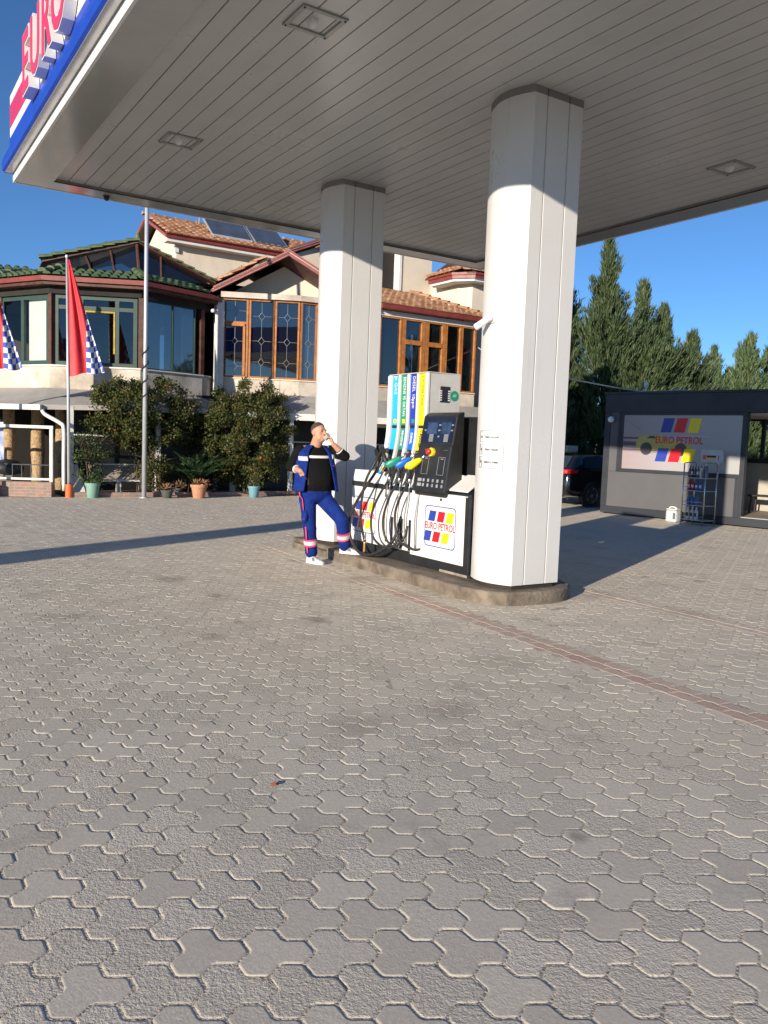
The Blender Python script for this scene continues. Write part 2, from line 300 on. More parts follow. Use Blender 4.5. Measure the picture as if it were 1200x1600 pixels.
# ------------------------------------------------------------------ ground and paving
tag(MB().add([(-900, -900, -.045), (900, -900, -.045), (900, 900, -.045), (-900, 900, -.045)], [(0, 1, 2, 3)]).build('ground', mat('ground_dirt', (.24, .215, .18), .95, vs=.3, bump=.4, bs=6)), kind='structure')
tag(MB().add([(-9, -4, -.0019), (26, -4, -.0019), (26, 20.3, -.0019), (-9, 20.3, -.0019)], [(0, 1, 2, 3)]).build('joint_sand', mat('sand', (.52, .455, .36), 1, var=.3, vs=9, bump=.6, bs=80)), kind='structure')
def paver_material():
    m, t, b = principled('paver_concrete'); N = t.nodes; L = t.links
    at = N.new('ShaderNodeAttribute'); at.attribute_name = 'pav'; sep = N.new('ShaderNodeSeparateColor'); L.new(at.outputs['Color'], sep.inputs[0])
    tc = N.new('ShaderNodeTexCoord'); P = tc.outputs['Object']
    def noise(sc, det=4, rough=.6):
        n = N.new('ShaderNodeTexNoise'); n.inputs['Scale'].default_value = sc; n.inputs['Detail'].default_value = det; n.inputs['Roughness'].default_value = rough; L.new(P, n.inputs['Vector']); return n.outputs['Fac']
    def rng_(x, a, b_, c, d):
        r = N.new('ShaderNodeMapRange'); r.inputs[1].default_value = a; r.inputs[2].default_value = b_; r.inputs[3].default_value = c; r.inputs[4].default_value = d; L.new(x, r.inputs[0]); return r.outputs[0]
    def mix(f, A, B, bt='MIX'):
        x = N.new('ShaderNodeMix'); x.data_type = 'RGBA'; x.blend_type = bt
        if isinstance(f, (int, float)): x.inputs['Factor'].default_value = f
        else: L.new(f, x.inputs['Factor'])
        for k, q in (('A', A), ('B', B)):
            if isinstance(q, tuple): x.inputs[k].default_value = (*q, 1)
            else: L.new(q, x.inputs[k])
        return x.outputs['Result']
    c = mix(sep.outputs[0], (.58, .53, .435), (.71, .65, .535))
    c = mix(sep.outputs[2], c, (.43, .255, .20))
    c = mix(rng_(noise(.55, 5), .42, .72, 0, .65), c, (.70, .60, .475))             # blown dust
    sx_ = N.new('ShaderNodeSeparateXYZ'); L.new(P, sx_.inputs[0]); dm_ = N.new('ShaderNodeMath'); dm_.operation = 'MULTIPLY'; L.new(rng_(sx_.outputs[0], 2.5, 9, 0, .75), dm_.inputs[0]); L.new(rng_(noise(.9, 5), .3, .6, .3, 1), dm_.inputs[1])
    c = mix(dm_.outputs[0], c, (.78, .68, .54))                                    # more dust towards the office side
    c = mix(rng_(noise(1.7, 6, .7), .56, .76, 0, .5), c, (.19, .175, .16))          # traffic grime
    c = mix(rng_(noise(60, 3), .3, .7, 0, .22), c, (.22, .205, .185))               # grain
    c = mix(rng_(noise(260, 2), .45, .7, 0, .30), c, (.17, .16, .145))
    for x, y, r, s in [(3.41, 6.25, .13, .8), (2.48, 2.24, .045, .7), (5.25, 5.44, .10, .5), (2.34, 6.04, .12, .5), (2.9, 8.66, .2, .45), (2.37, 3.81, .22, .35), (2.96, 3.76, .2, .4), (1.47, 7.19, .25, .35), (4.9, 7.9, .3, .5), (4.95, 6.9, .25, .4), (3.0, 7.6, .12, .5), (4.0, 4.4, .3, .25), (6.9, 5.0, .3, .3)]:
        d = N.new('ShaderNodeVectorMath'); d.operation = 'DISTANCE'; d.inputs[1].default_value = (x, y, 0)
        ad = N.new('ShaderNodeVectorMath'); ad.operation = 'ADD'; wob = N.new('ShaderNodeTexNoise'); wob.inputs['Scale'].default_value = 7; L.new(P, wob.inputs['Vector'])
        sc = N.new('ShaderNodeVectorMath'); sc.operation = 'SCALE'; sc.inputs['Scale'].default_value = r*1.6; L.new(wob.outputs['Color'], sc.inputs[0]); L.new(P, ad.inputs[0]); L.new(sc.outputs[0], ad.inputs[1])
        L.new(ad.outputs[0], d.inputs[0]); d.inputs[1].default_value = (x+r*.8, y+r*.8, r*.8)
        c = mix(rng_(d.outputs['Value'], r*.4, r*1.3, s*.75, 0), c, (.17, .135, .105))
    L.new(c, b.inputs['Base Color']); b.inputs['Roughness'].default_value = .92; b.inputs['Specular IOR Level'].default_value = .25
    bs = N.new('ShaderNodeMath'); bs.operation = 'MULTIPLY_ADD'; bs.inputs[1].default_value = .55; bs.inputs[2].default_value = .12; L.new(sep.outputs[1], bs.inputs[0])
    bp = N.new('ShaderNodeBump'); bp.inputs['Distance'].default_value = .006; L.new(bs.outputs[0], bp.inputs['Strength'])
    hh = N.new('ShaderNodeMath'); hh.operation = 'ADD'; L.new(noise(110, 3, .7), hh.inputs[0]); L.new(noise(45, 2), hh.inputs[1]); L.new(hh.outputs[0], bp.inputs['Height']); L.new(bp.outputs[0], b.inputs['Normal'])
    return m
def trihex():
    a = .118; r = a/math.sqrt(3); cs = [(0, 0), (a*.5, -a*.8660254), (-a*.5, -a*.8660254)]
    E = {}
    for cx, cy in cs:
        vs = [(cx+r*math.sin(R(60*k)), cy+r*math.cos(R(60*k))) for k in range(6)]
        for k in range(6):
            p, q = vs[k], vs[(k+1) % 6]; E[(round(p[0], 5), round(p[1], 5)), (round(q[0], 5), round(q[1], 5))] = 1
    key = lambda p: p
    def near(e, f): return abs(e[0][0]-f[1][0])+abs(e[0][1]-f[1][1])+abs(e[1][0]-f[0][0])+abs(e[1][1]-f[0][1]) < 1e-3
    L = [e for e in E if not any(near(e, f) for f in E if f is not e)]
    ch = [L.pop(0)]
    while L:
        for e in L:
            if abs(e[0][0]-ch[-1][1][0])+abs(e[0][1]-ch[-1][1][1]) < 1e-3: ch.append(e); L.remove(e); break
        else: break
    return [e[0] for e in ch][::-1], a     # counter-clockwise
def inset(poly, d):
    n = len(poly); out = []
    for i in range(n):
        p = Vector(poly[i]); a = (p-Vector(poly[i-1])).normalized(); b = (Vector(poly[(i+1) % n])-p).normalized()
        na = Vector((-a.y, a.x)); nb = Vector((-b.y, b.x)); q = p+(na+nb)*(d/(1+na.dot(nb))); out.append((q.x, q.y))
    return out
def pavers(name, polys_centres, poly, attrs, material, lift=0):
    n = len(poly); rings = [(inset(poly, .0105), 0), (inset(poly, .0062), -.0009), (inset(poly, .0026), -.0028), (inset(poly, .0016), -.020)]
    base = np.array([(x, y, z) for pl, z in rings for x, y in pl]); K = len(polys_centres); C = np.array(polys_centres)
    v = np.repeat(base[None], K, 0)
    tilt = rng.normal(0, .0030, (K, 2)); dz = rng.normal(0, .0006, K)
    v[:, :, 2] += v[:, :, 0]*tilt[:, :1]+v[:, :, 1]*tilt[:, 1:]+dz[:, None]
    v[:, :, :2] += C[:, None, :2]; v[:, :, 2] += lift
    nv = base.shape[0]; fs = []; tot = []
    quads = np.array([(r_*n+i, (r_+1)*n+i, (r_+1)*n+(i+1) % n, r_*n+(i+1) % n) for r_ in range(3) for i in range(n)])
    me = bpy.data.meshes.new(name)
    off = (np.arange(K)*nv)[:, None]
    loops = np.concatenate([(np.arange(n)[None]+off), (quads.ravel()[None]+off)], 1).ravel()
    per = np.concatenate([[n], np.full(len(quads), 4)]); st = np.concatenate([[0], np.cumsum(per)[:-1]]); tl = per.sum()
    starts = (st[None]+(np.arange(K)*tl)[:, None]).ravel()
    me.vertices.add(K*nv); me.vertices.foreach_set('co', v.reshape(-1).astype(np.float32))
    me.loops.add(len(loops)); me.loops.foreach_set('vertex_index', loops.astype(np.int32))
    me.polygons.add(K*len(per)); me.polygons.foreach_set('loop_start', starts.astype(np.int32))
    me.update(calc_edges=True); me.shade_flat()
    ca = me.attributes.new('pav', 'FLOAT_COLOR', 'POINT'); A = np.ones((K, nv, 4), np.float32); A[:, :, :3] = np.array(attrs)[:, None, :]
    ca.data.foreach_set('color', A.ravel()); me.materials.append(material)
    o = bpy.data.objects.new(name, me); COL.objects.link(o); return tag(o, kind='structure')
def chaikin(poly, it=1, q=.22):
    for _ in range(it):
        out = []
        for i in range(len(poly)):
            a, b = poly[i], poly[(i+1) % len(poly)]; out += [(a[0]+(b[0]-a[0])*q, a[1]+(b[1]-a[1])*q), (a[0]+(b[0]-a[0])*(1-q), a[1]+(b[1]-a[1])*(1-q))]
        poly = out
    return poly
PAV = paver_material(); poly, HA = trihex(); poly = chaikin(poly, 1, .11)
def strip_x(k, y): return (4.72+(4.56-4.72)*(y-5.6)/(2.75-5.6)) if k == 0 else 6.85
cc = []; sx = HA*1.5; sy = HA*math.sqrt(3)
for i in range(-50, 150):
    for j in range(-25, 105):
        x = i*sx; y = j*sy+(sy/2 if i % 2 else 0)
        if not (-8.8 < x < 25.8 and -3.8 < y < 20.15): continue
        if x < -1-.05*y*0 and y < 1.0: continue
        if any(abs(x-strip_x(k, y)) < .075 and y < 11 for k in (0, 1)): continue
        cc.append((x, y))
at = [(rng.random(), 1.0 if rng.random() < .55 else rng.random()*.25, 0) for _ in cc]
pavers('paving', cc, poly, at, PAV)
wav = [(a*1.16, b) for a, b in [(-.052, -.1), (0, -.094), (.052, -.1), (.058, -.05), (.046, 0), (.058, .05), (.052, .1), (0, .106), (-.052, .1), (-.046, .05), (-.058, 0), (-.046, -.05)]]
cs = []
for k in (0, 1):
    for j in range(-15, 55):
        for q in (0, 1):
            y = j*.203+q*.1; cs.append((strip_x(k, y)+(q-.5)*.127, y))
pavers('red_paver_strip', cs, wav, [(rng.random(), rng.random()*.6, (.55+.4*rng.random())*(1 if c_[0] < 5.8 else .5)*(1 if c_[1] < 6.3 else max(.25, 1-(c_[1]-6.3)*.5))) for c_ in cs], PAV, .0018)
# sand bed under the coloured strips
mb = MB()
for k in (0, 1):
    xs = [strip_x(k, y) for y in (-3.5, 11)]
    mb.add([(xs[0]-.2, -3.5, -.0014), (xs[0]+.2, -3.5, -.0014), (xs[1]+.2, 11, -.0014), (xs[1]-.2, 11, -.0014)], [(0, 1, 2, 3)])
tag(mb.build('strip_sand', mat('sand_pink', (.50, .40, .32), 1, var=.3, vs=40, bump=.5, bs=90)), kind='structure')

# ------------------------------------------------------------------ canopy
XL, XR, YB, YF, ZS = 1.937, 10.33, 12.676, 3.35, 5.0
can = thing('filling_station_canopy', 'large flat white filling station canopy with slatted soffit over the pump island', 'canopy', ((XL+XR)/2, (YB+YF)/2, 0))
# slatted soffit: one profile of wide planks and narrow grooves run along Y
x = XL+.42; prof = []
while x < XR-.44:
    prof += [(x, 5.055), (x+.196, 5.055), (x+.198, 5.075), (x+.208, 5.075)]; x += .21
mb = MB(); n = len(prof)
mb.add([(a, YF+.36, z) for a, z in prof]+[(a, YB-.36, z) for a, z in prof], [(i, i+1, n+i+1, n+i) for i in range(n-1)])
mb.build('soffit', 'soffit', can)
mb = MB(); a0, a1, b0, b1 = XL+.43, XR-.43, YF+.37, YB-.37   # flat bright metal flashing round the edge
o8 = [(XL+.004, YF+.004), (XR-.004, YF+.004), (XR-.004, YB-.004), (XL+.004, YB-.004)]; i8 = [(a0, b0), (a1, b0), (a1, b1), (a0, b1)]
for k in range(4):
    p, q, r_, s_ = o8[k], o8[(k+1) % 4], i8[(k+1) % 4], i8[k]
    mb.hexa([(*p, 5.006), (*q, 5.006), (*r_, 5.006), (*s_, 5.006), (*p, 5.02), (*q, 5.02), (*r_, 5.02), (*s_, 5.02)])
mb.build('edge_flashing', 'flashing', can)
mb = MB()
for k in range(4):
    p, q = i8[k], i8[(k+1) % 4]; mb.add([(*p, 5.006), (*q, 5.006), (*q, 5.08), (*p, 5.08)], [(0, 1, 2, 3)])
mb.build('soffit_lip', 'collar', can)
M['trim_shade'] = M['white_paint']
mb = MB(); mb.box((XL-.03, YF, 5.0), (XL, YB, 5.115)); mb.build('edge_trim', 'white_paint', can)
mb = MB(); mb.box((XR, YF, 5.0), (XR+.03, YB, 5.115)); mb.build('edge_trim', 'white_paint', can)
mb = MB(); mb.box((XL-.03, YB+.001, 5.0), (XR+.03, YB+.031, 5.115)); mb.build('edge_trim', 'white_paint', can)
mb = MB(); mb.box((XL-.03, YF-.031, 5.0), (XR+.03, YF-.001, 5.115)); mb.build('edge_trim', 'white_paint', can)
MB().box((XL+.02, YF+.02, 5.12), (XR-.02, YB-.02, 5.55)).build('roof_deck', 'collar', can)
# left fascia, bottom to top: blue bullnose, blue, white, crimson, white
prof = [(XL-.008, 5.135), (XL-.12, 5.135), (XL-.155, 5.16), (XL-.165, 5.24), (XL-.15, 5.32), (XL-.09, 5.42), (XL-.06, 5.45), (XL-.06, 5.60), (XL-.008, 5.60)]
n = len(prof)
MB().add([(a, YF-.1, z) for a, z in prof]+[(a, YB+.1, z) for a, z in prof], [tuple(range(n))[::-1], tuple(range(n, 2*n))]+[(i, (i+1) % n, n+(i+1) % n, n+i) for i in range(n)]).build('blue_band', 'fascia_blue', can)
MB().box((XL-.055, YF-.09, 5.603), (XL-.008, YB+.09, 5.735)).build('white_band', 'white_paint', can)
MB().box((XL-.057, YF-.09, 5.738), (XL-.008, YB+.09, 6.045)).build('crimson_band', 'fascia_red', can)
MB().box((XL-.055, YF-.09, 6.048), (XL-.008, YB+.09, 6.17)).build('white_band', 'white_paint', can)
MB().box((XL-.13, YF, 5.117), (XL-.03, YB, 5.132)).build('drip_gutter', mat('gutter_grey', (.45, .45, .47), .2, metal=.6), can)
for nm, a, b in (('rear_fascia', (XL, YB+.032, 5.13), (XR+.03, YB+.07, 6.17)), ('front_fascia', (XL, YF-.07, 5.13), (XR+.03, YF-.032, 6.17)), ('side_fascia', (XR+.032, YF-.05, 5.13), (XR+.07, YB+.05, 5.62))):
    MB().box(a, b).build(nm, 'fascia_blue', can)
yc = 10.78
for ch in 'EURO PETROL':
    if ch != ' ':
        L_ = text('sign_letter', ch, .93, 'white_paint', can, (XL-.18, yc, 5.86), (0, -1, 0), (0, 0, 1), 0, .04, .92)
        L_.modifiers.new('thick', 'SOLIDIFY').thickness = .115; L_.modifiers['thick'].offset = -1
        text('letter_face', ch, .93, 'letter_red', L_, (XL-.184, yc, 5.86), (0, -1, 0), (0, 0, 1), .003, .018, .92)
    yc -= .62 if ch != ' ' else .42
for (cx, cy, lb) in ((3.27, 6.33, 'large square recessed canopy lamp nearest the camera above the pump forecourt'), (3.29, 9.74, 'small looking recessed canopy lamp near the left rear canopy corner'), (8.97, 6.33, 'recessed canopy lamp right of the near pillar by the right canopy edge')):
    lt = thing('canopy_lamp', lb, 'ceiling lamp', (cx, cy, 5.05), 'recessed lamps in the canopy soffit')
    mb = MB()
    for (a, b) in (((-.21, -.2, -.012), (.21, -.155, .02)), ((-.21, .155, -.012), (.21, .2, .02)), ((-.21, -.1545, -.012), (-.165, .1545, .02)), ((.165, -.1545, -.012), (.21, .1545, .02))):
        mb.box(tuple(np.add(a, (cx, cy, 5.05))), tuple(np.add(b, (cx, cy, 5.05))))
    mb.build('frame', 'lamp_metal', lt, bevel=.004)
    MB().box((cx-.164, cy-.154, 5.06), (cx+.164, cy+.154, 5.072)).build('lens', 'lens', lt)
    MB().lathe([(.03, 0), (.055, .01), (.06, .05), (.04, .07), (.005, .075)], (cx-.06, cy, 5.053), 14, (1, 0, 0)).build('bulb', 'plastic_white', lt, smooth=True)
    for sx_ in (-.187, .187):
        for sy_ in (-.177, .177): MB().lathe([(.009, 0), (.009, .006), (.004, .008)], (cx+sx_, cy+sy_, 5.038), 8, (0, 0, -1)).build('screw', 'pump_black', lt)
dm = thing('dome_camera', 'tiny black dome camera under the rear canopy edge left of the flagpole', 'security camera', (3.13, 12.5, 5.0))
MB().lathe([(.04, 0), (.04, .03), (.034, .05), (.02, .066), (.004, .072)], (3.13, 12.5, 5.006), 16, (0, 0, -1)).build('dome', 'pump_black', dm, smooth=True)
MB().lathe([(.047, -.004), (.047, .012), (.041, .013)], (3.13, 12.5, 5.005), 16, (0, 0, -1)).build('mount', 'rubber', dm)

# ------------------------------------------------------------------ pillars
def pillar(y0, label):
    xa, xb, y1 = 5.524, 6.169, y0+.645; t = thing('canopy_pillar', label, 'pillar', ((xa+xb)/2, (y0+y1)/2, .15), 'white clad pillars carrying the canopy')
    def foot(grow=0, groove=True):
        g = grow; P = []
        s1, s2, w, d = 5.69, 5.982, .009, .016
        P += [(xa-g, y0-g)]
        if groove:
            for s in (s1, s2): P += [(s-w, y0), (s-w*.6, y0+d), (s+w*.6, y0+d), (s+w, y0)]
        P += [(xb+g, y0-g)]
        K = 10
        for k in range(1, K): tt = k/K; P.append((xb+g+.105*math.sin(PI*tt)**.9, y0-g+(y1-y0+2*g)*tt))
        P += [(xb+g, y1+g)]
        if groove:
            for s in (s2, s1): P += [(s+w, y1), (s+w*.6, y1-d), (s-w*.6, y1-d), (s-w, y1)]
        P += [(xa-g, y1+g)]
        for k in range(1, K): tt = k/K; P.append((xa-g-.105*math.sin(PI*tt)**.9, y1+g-(y1-y0+2*g)*tt))
        return P
    fp = foot(); c = MB().prism(fp, .185, 4.985).build('cladding', 'pillar_white', t, smooth=25)
    MB().prism(foot(.004), 4.988, 5.062).build('collar', 'collar', t, smooth=25)
    MB().prism(foot(-.035, False), .136, .184).build('base_plate', mat('base_rust_shade', (.035, .024, .018), .9), t)  # rust brown taken near-black, the shade of the gap is in the colour
    return t
pillar(6.077, 'white clad canopy pillar nearest the camera with notice sticker and small camera')
pillar(9.722, 'white clad canopy pillar standing behind the drinking man')
# security camera on the near pillar
sc_ = thing('security_camera', 'small white bullet camera fixed to the left side of the near pillar', 'security camera', (5.41, 6.42, 2.85))
MB().lathe([(.055, 0), (.055, .03), (.03, .04)], (5.438, 6.42, 2.87), 16, (-1, 0, .1)).build('mount', 'plastic_white', sc_, smooth=30)
MB().ell((5.37, 6.42, 2.87), (.038, .038, .038)).build('joint', 'plastic_white', sc_, smooth=True)
ax = V(-.42, .75, -.52).normalized(); c0 = V(5.375, 6.44, 2.865)
MB().lathe([(.026, -.03), (.034, -.02), (.035, .16), (.03, .165), (.03, .15)], c0, 18, ax).build('barrel', 'plastic_white', sc_, smooth=40)
MB().lathe([(.029, .146), (.02, .152), (.004, .153)], c0, 16, ax).build('lens', 'screen', sc_)
# notice stickers on the bulged faces: follow the curve
def on_bulge(y0, y, z, off=.003):
    tt = (y-y0)/.645; return V(5.524-.105*math.sin(PI*min(1, max(0, tt)))**.9-off, y, z)
def sticker(y0, ya, yb, za, zb, label, detail):
    t = thing('notice_sticker', label, 'sticker', on_bulge(y0, (ya+yb)/2, za)); n = 10
    def sheet(a, b, c, d, off, name, m, par):
        ys = [a+(b-a)*k/n for k in range(n+1)]
        return MB().add([on_bulge(y0, y, c, off) for y in ys]+[on_bulge(y0, y, d, off) for y in ys]+[on_bulge(y0, y, c, off-.001) for y in ys]+[on_bulge(y0, y, d, off-.001) for y in ys],
                        [(k, k+1, n+2+k, n+1+k) for k in range(n)]+[(2*n+2+k, 3*n+3+k, 3*n+4+k, 2*n+3+k) for k in range(n)]).build(name, m, par, smooth=True)
    sheet(ya, yb, za, zb, .002, 'sheet', 'plastic_white', t)
    w = .0065
    def border(a, b, c, d, nm):
        mb = MB(); 
        for (p, q, r_, s_) in ((a, b, c, c+w), (a, b, d-w, d)):
            ys = [p+(q-p)*k/n for k in range(n+1)]; mb.add([on_bulge(y0, y, r_, .0032) for y in ys]+[on_bulge(y0, y, s_, .0032) for y in ys], [(k, k+1, n+2+k, n+1+k) for k in range(n)])
        sg = 1 if b > a else -1
        for (p, q) in ((a, a+w*1.3*sg), (b-w*1.3*sg, b)): mb.add([on_bulge(y0, p, c+w, .0032), on_bulge(y0, q, c+w, .0032), on_bulge(y0, q, d-w, .0032), on_bulge(y0, p, d-w, .0032)], [(0, 1, 2, 3)])
        return mb.build(nm, 'greyprint', t)
    border(ya-.012, yb+.012, za+.01, zb-.01, 'border')
    if not detail: return
    H_ = zb-za
    for k, s in enumerate(('Fikeni motorrin!', 'Fikeni celularin!', 'Ndalohet duhani!')):
        zc = zb-H_*(.19+.31*k); border(ya-.025, ya-.088, zc-.055, zc+.055, 'pictogram')
        mb = MB(); yi = ya-.056
        if k: 
            mb.add([on_bulge(y0, ya-.03, zc+.046, .0034), on_bulge(y0, ya-.036, zc+.05, .0034), on_bulge(y0, ya-.083, zc-.046, .0034), on_bulge(y0, ya-.077, zc-.05, .0034)], [(0, 1, 2, 3)])
        mb.add([on_bulge(y0, yi+.016, zc-.006, .0036), on_bulge(y0, yi-.016, zc-.012, .0036), on_bulge(y0, yi-.016, zc+.012, .0036), on_bulge(y0, yi+.008, zc+.012, .0036)], [(0, 1, 2, 3)])
        mb.build('pictogram_symbol', 'ink', t)
        ym = (ya-.105+yb+.03)/2; p0 = on_bulge(y0, ya-.105, zc); p1 = on_bulge(y0, yb+.03, zc); xd = (p1-p0).normalized(); pm = on_bulge(y0, ym, zc, .0)
        pm.x = min(p0.x, p1.x, pm.x)-.003
        text('lettering', s, .036, 'notice_ink', t, pm, xd, (0, 0, 1), .001, .012, .82)
sticker(6.077, 6.595, 6.195, 1.345, 1.755, 'white three line safety notice on the near pillar below its camera', True)
sticker(9.722, 10.12, 9.86, 1.40, 1.72, 'small white notice on the far pillar behind the face of the man', False)

# ------------------------------------------------------------------ pump island
isl = thing('pump_island', 'worn grey concrete island kerb carrying the fuel pump and pillars', 'kerb', (5.8, 8.1, 0))
outl = [(5.30, 9.52), (5.24, 8.5), (5.21, 7.4), (5.19, 6.7), (5.205, 6.42), (5.27, 6.18), (5.42, 6.02), (5.68, 5.95), (5.98, 5.93), (6.25, 6.0), (6.44, 6.15), (6.54, 6.4), (6.56, 8.0), (6.5, 10.75), (5.40, 10.75), (5.40, 9.52)]
MB().prism([(a, b) for a, b in outl][::1], -.02, .136).build('kerb', 'concrete', isl, smooth=30, bevel=.018)
mb = MB(); mb.prism([(5.29, 9.522), (5.397, 9.522), (5.397, 10.6), (5.33, 10.6)], -.02, .085); mb.build('step', 'concrete', isl, bevel=.012)
# ------------------------------------------------------------------ fuel dispenser
dp = thing('fuel_dispenser', 'white four nozzle fuel dispenser with black screen head and blue green yellow nozzles', 'fuel pump', (5.85, 8.0, .15))
XF = 5.5; XBK = 6.2
def bx(name, m, x0, x1, y0, y1, z0, z1, par=dp, bevel=.004): return MB().box((x0, y0, z0), (x1, y1, z1)).build(name, m, par, bevel=bevel)
bx('plinth', 'pump_black', 5.58, 6.12, 6.80, 9.22, .136, .30)
bx('plinth_plate', 'stone', 5.572, 5.579, 6.85, 7.35, .137, .165)
bx('cabinet', 'pump_black', 5.535, 6.165, 6.78, 9.24, .302, 1.06)
bx('corner_post', 'pump_black', 5.49, 5.53, 6.74, 6.825, .2, 1.02)
bx('left_door', 'pump_white', XF, 5.533, 8.56, 9.22, .29, 1.0)
bx('middle_panel', 'pump_white', XF+.004, 5.533, 7.84, 8.555, .30, 1.0)
d_ = bx('right_door', 'pump_white', XF-.008, 5.533, 6.832, 7.832, .275, 1.035)
MB().lathe([(.017, 0), (.017, .006), (.012, .008), (.003, .008)], (XF-.008, 7.26, .965), 14, (-1, 0, 0)).build('lock', 'pump_black', d_)
for yy, zz in ((7.78, .30), (7.80, .94), (6.88, .31)): MB().lathe([(.006, 0), (.006, .003), (.002, .004)], (XF-.008, yy, zz), 8, (-1, 0, 0)).build('screw', 'pump_black', d_)
bx('belt_band', 'pump_black', XF+.006, 5.6, 8.45, 9.235, 1.003, 1.06, bevel=.002)
mb = MB(); mb.hexa([(5.505, 8.47, 1.063), (6.19, 8.47, 1.063), (6.19, 9.22, 1.063), (5.505, 9.22, 1.063), (5.525, 8.47, 1.215), (6.17, 8.47, 1.215), (6.17, 9.21, 1.215), (5.525, 9.21, 1.215)]); mb.build('left_housing', 'pump_white', dp, bevel=.008)
for yy in (8.04, 7.86, 8.25): bx('slot', 'pump_black', XF-.001, XF+.006, yy-.022, yy+.03, .305, .675, bevel=0)
# right sloping lid and black side frame
mb = MB(); mb.hexa([(5.50, 6.80, 1.075), (5.75, 6.80, 1.235), (5.75, 7.13, 1.235), (5.50, 7.13, 1.075), (5.50, 6.80, 1.095), (5.75, 6.80, 1.255), (5.75, 7.13, 1.255), (5.50, 7.13, 1.095)]); mb.build('sloping_lid', 'pump_white', dp, bevel=.003)
mb = MB(); mb.hexa([(5.51, 6.79, 1.062), (6.16, 6.79, 1.062), (6.16, 7.14, 1.062), (5.51, 7.14, 1.062), (5.56, 6.79, 1.09), (6.16, 6.79, 1.23), (6.16, 7.14, 1.23), (5.56, 7.14, 1.09)]); mb.build('lid_box', 'pump_black', dp)
bx('electronics_housing', 'pump_black', 5.78, 6.17, 6.82, 7.80, 1.24, 1.90, bevel=.01)
text('housing_lettering', '————', .05, 'greyprint', dp, (5.9, 6.817, 1.74), (1, 0, 0), (0, 0, 1), .001, .0, .6) if False else None
bx('housing_strip', 'greyprint', 5.95, 6.13, 6.8165, 6.8185, 1.728, 1.738, bevel=0)
# hose tower: side walls with the swept front
TW0, TW1 = 7.83, 8.69
def tower_x(z):  # front line of the swept columns
    return 5.68 if z > 1.78 else 5.68-.17*((1.78-z)/.72)**1.7
zs = [2.415]+[1.9-.08*k for k in range(0, 11)]
side = [(tower_x(z)+.014, z) for z in zs]+[(6.13, 1.1), (6.13, 2.415)]
def slabY(pts, y0, y1): return MB().slab([(a, y0, z) for a, z in pts], (0, y1-y0, 0))
slabY(side, TW0+.012, TW1-.012).build('tower_core', 'pump_black', dp)
slabY([(a-.012, z) for a, z in side[:4]]+[(5.70, 1.62), (6.14, 1.62), (6.14, 2.42)], TW0, TW0+.011).build('tower_side', 'pump_gray', dp, bevel=.003)
slabY([(a-.014, z) for a, z in side[:-2]]+[(6.14, 1.1), (6.14, 2.42)], TW1-.011, TW1).build('tower_side', 'pump_white', dp, bevel=.003)
MB().box((5.672, TW0+.0005, 2.42), (6.14, TW1-.0005, 2.432)).build('tower_cap', 'pump_gray', dp, bevel=.004)
bands = [(8.455, 8.605, 'cyan'), (8.265, 8.41, 'green'), (8.065, 8.21, 'navy'), (7.885, 8.025, 'yellow')]
ribs = [(8.608, 8.69), (8.413, 8.452), (8.213, 8.262), (8.028, 8.062), (7.83, 7.882)]
def swept(y0, y1, z0, z1, off, name, m, par=dp, th=.012):
    k = 14; zz = [z1+(z0-z1)*i/k for i in range(k+1)]
    return slabY([(tower_x(z)-off, z) for z in zz]+[(tower_x(z)-off+th, z) for z in zz[::-1]], y0, y1).build(name, m, par, smooth=30)
for y0, y1 in ribs: swept(y0, y1, 1.06, 2.415, .022, 'white_column', 'pump_white', th=.036)
lab = ['GAS', 'BENZINE 95 OKTAN', 'DIESEL 10ppm', 'V-POWER DIESEL']; sub = ['GAS', 'BENZINE', 'DIESEL', 'V-POWER']
for k, (y0, y1, m) in enumerate(bands):
    b = swept(y0, y1, 1.80, 2.413, .004, 'product_band', m)
    xx = tower_x(2.1)-.0045; ym = (y0+y1)/2
    ln = {0: .13, 1: .46, 2: .36, 3: .42}[k]
    text('lettering', lab[k], .080 if k != 3 else .074, 'ink' if k == 3 else 'plastic_white', b, (xx, ym+.005, 2.39 if k else 2.33), (0, 0, -1), (0, -1, 0), .001, .006 if k != 3 else .004, {0: .95, 1: .62, 2: .75, 3: .62}[k], 'LEFT', 1.08)
    if k < 3: bx('small_print', ['logoyellow', 'yellow', 'green'][k], xx-.001, xx, ym-.03, ym+.03, 1.825, 1.875, b, 0)
    if k == 0:
        MB().add([(xx-.001, ym+.05, 2.405), (xx-.001, ym-.02, 2.405), (xx-.001, ym, 2.35)], [(0, 2, 1)]).build('band_symbol', 'plastic_white', b)
    swept(y0+.006, y1-.006, 1.765, 1.797, .0, 'band_gap', 'pump_black')
    c = swept(y0+.012, y1-.012, 1.50, 1.762, .004, 'lower_plate', ['cyan', 'teal', 'nblue', 'yellow'][k])
    zc = 1.64; sl_ = (tower_x(1.56)-tower_x(1.72))
    if k: text('lettering', sub[k], .06, 'plastic_white' if k < 3 else 'ink', c, (tower_x(zc)-.011, ym, zc), (sl_, 0, -.16), (0, -1, 0), .001, .02, .8)
    bx('nozzle_cradle', 'rubber', tower_x(1.3)-.03, tower_x(1.3)+.05, y0+.02, y1-.02, 1.2, 1.36, bevel=.01)
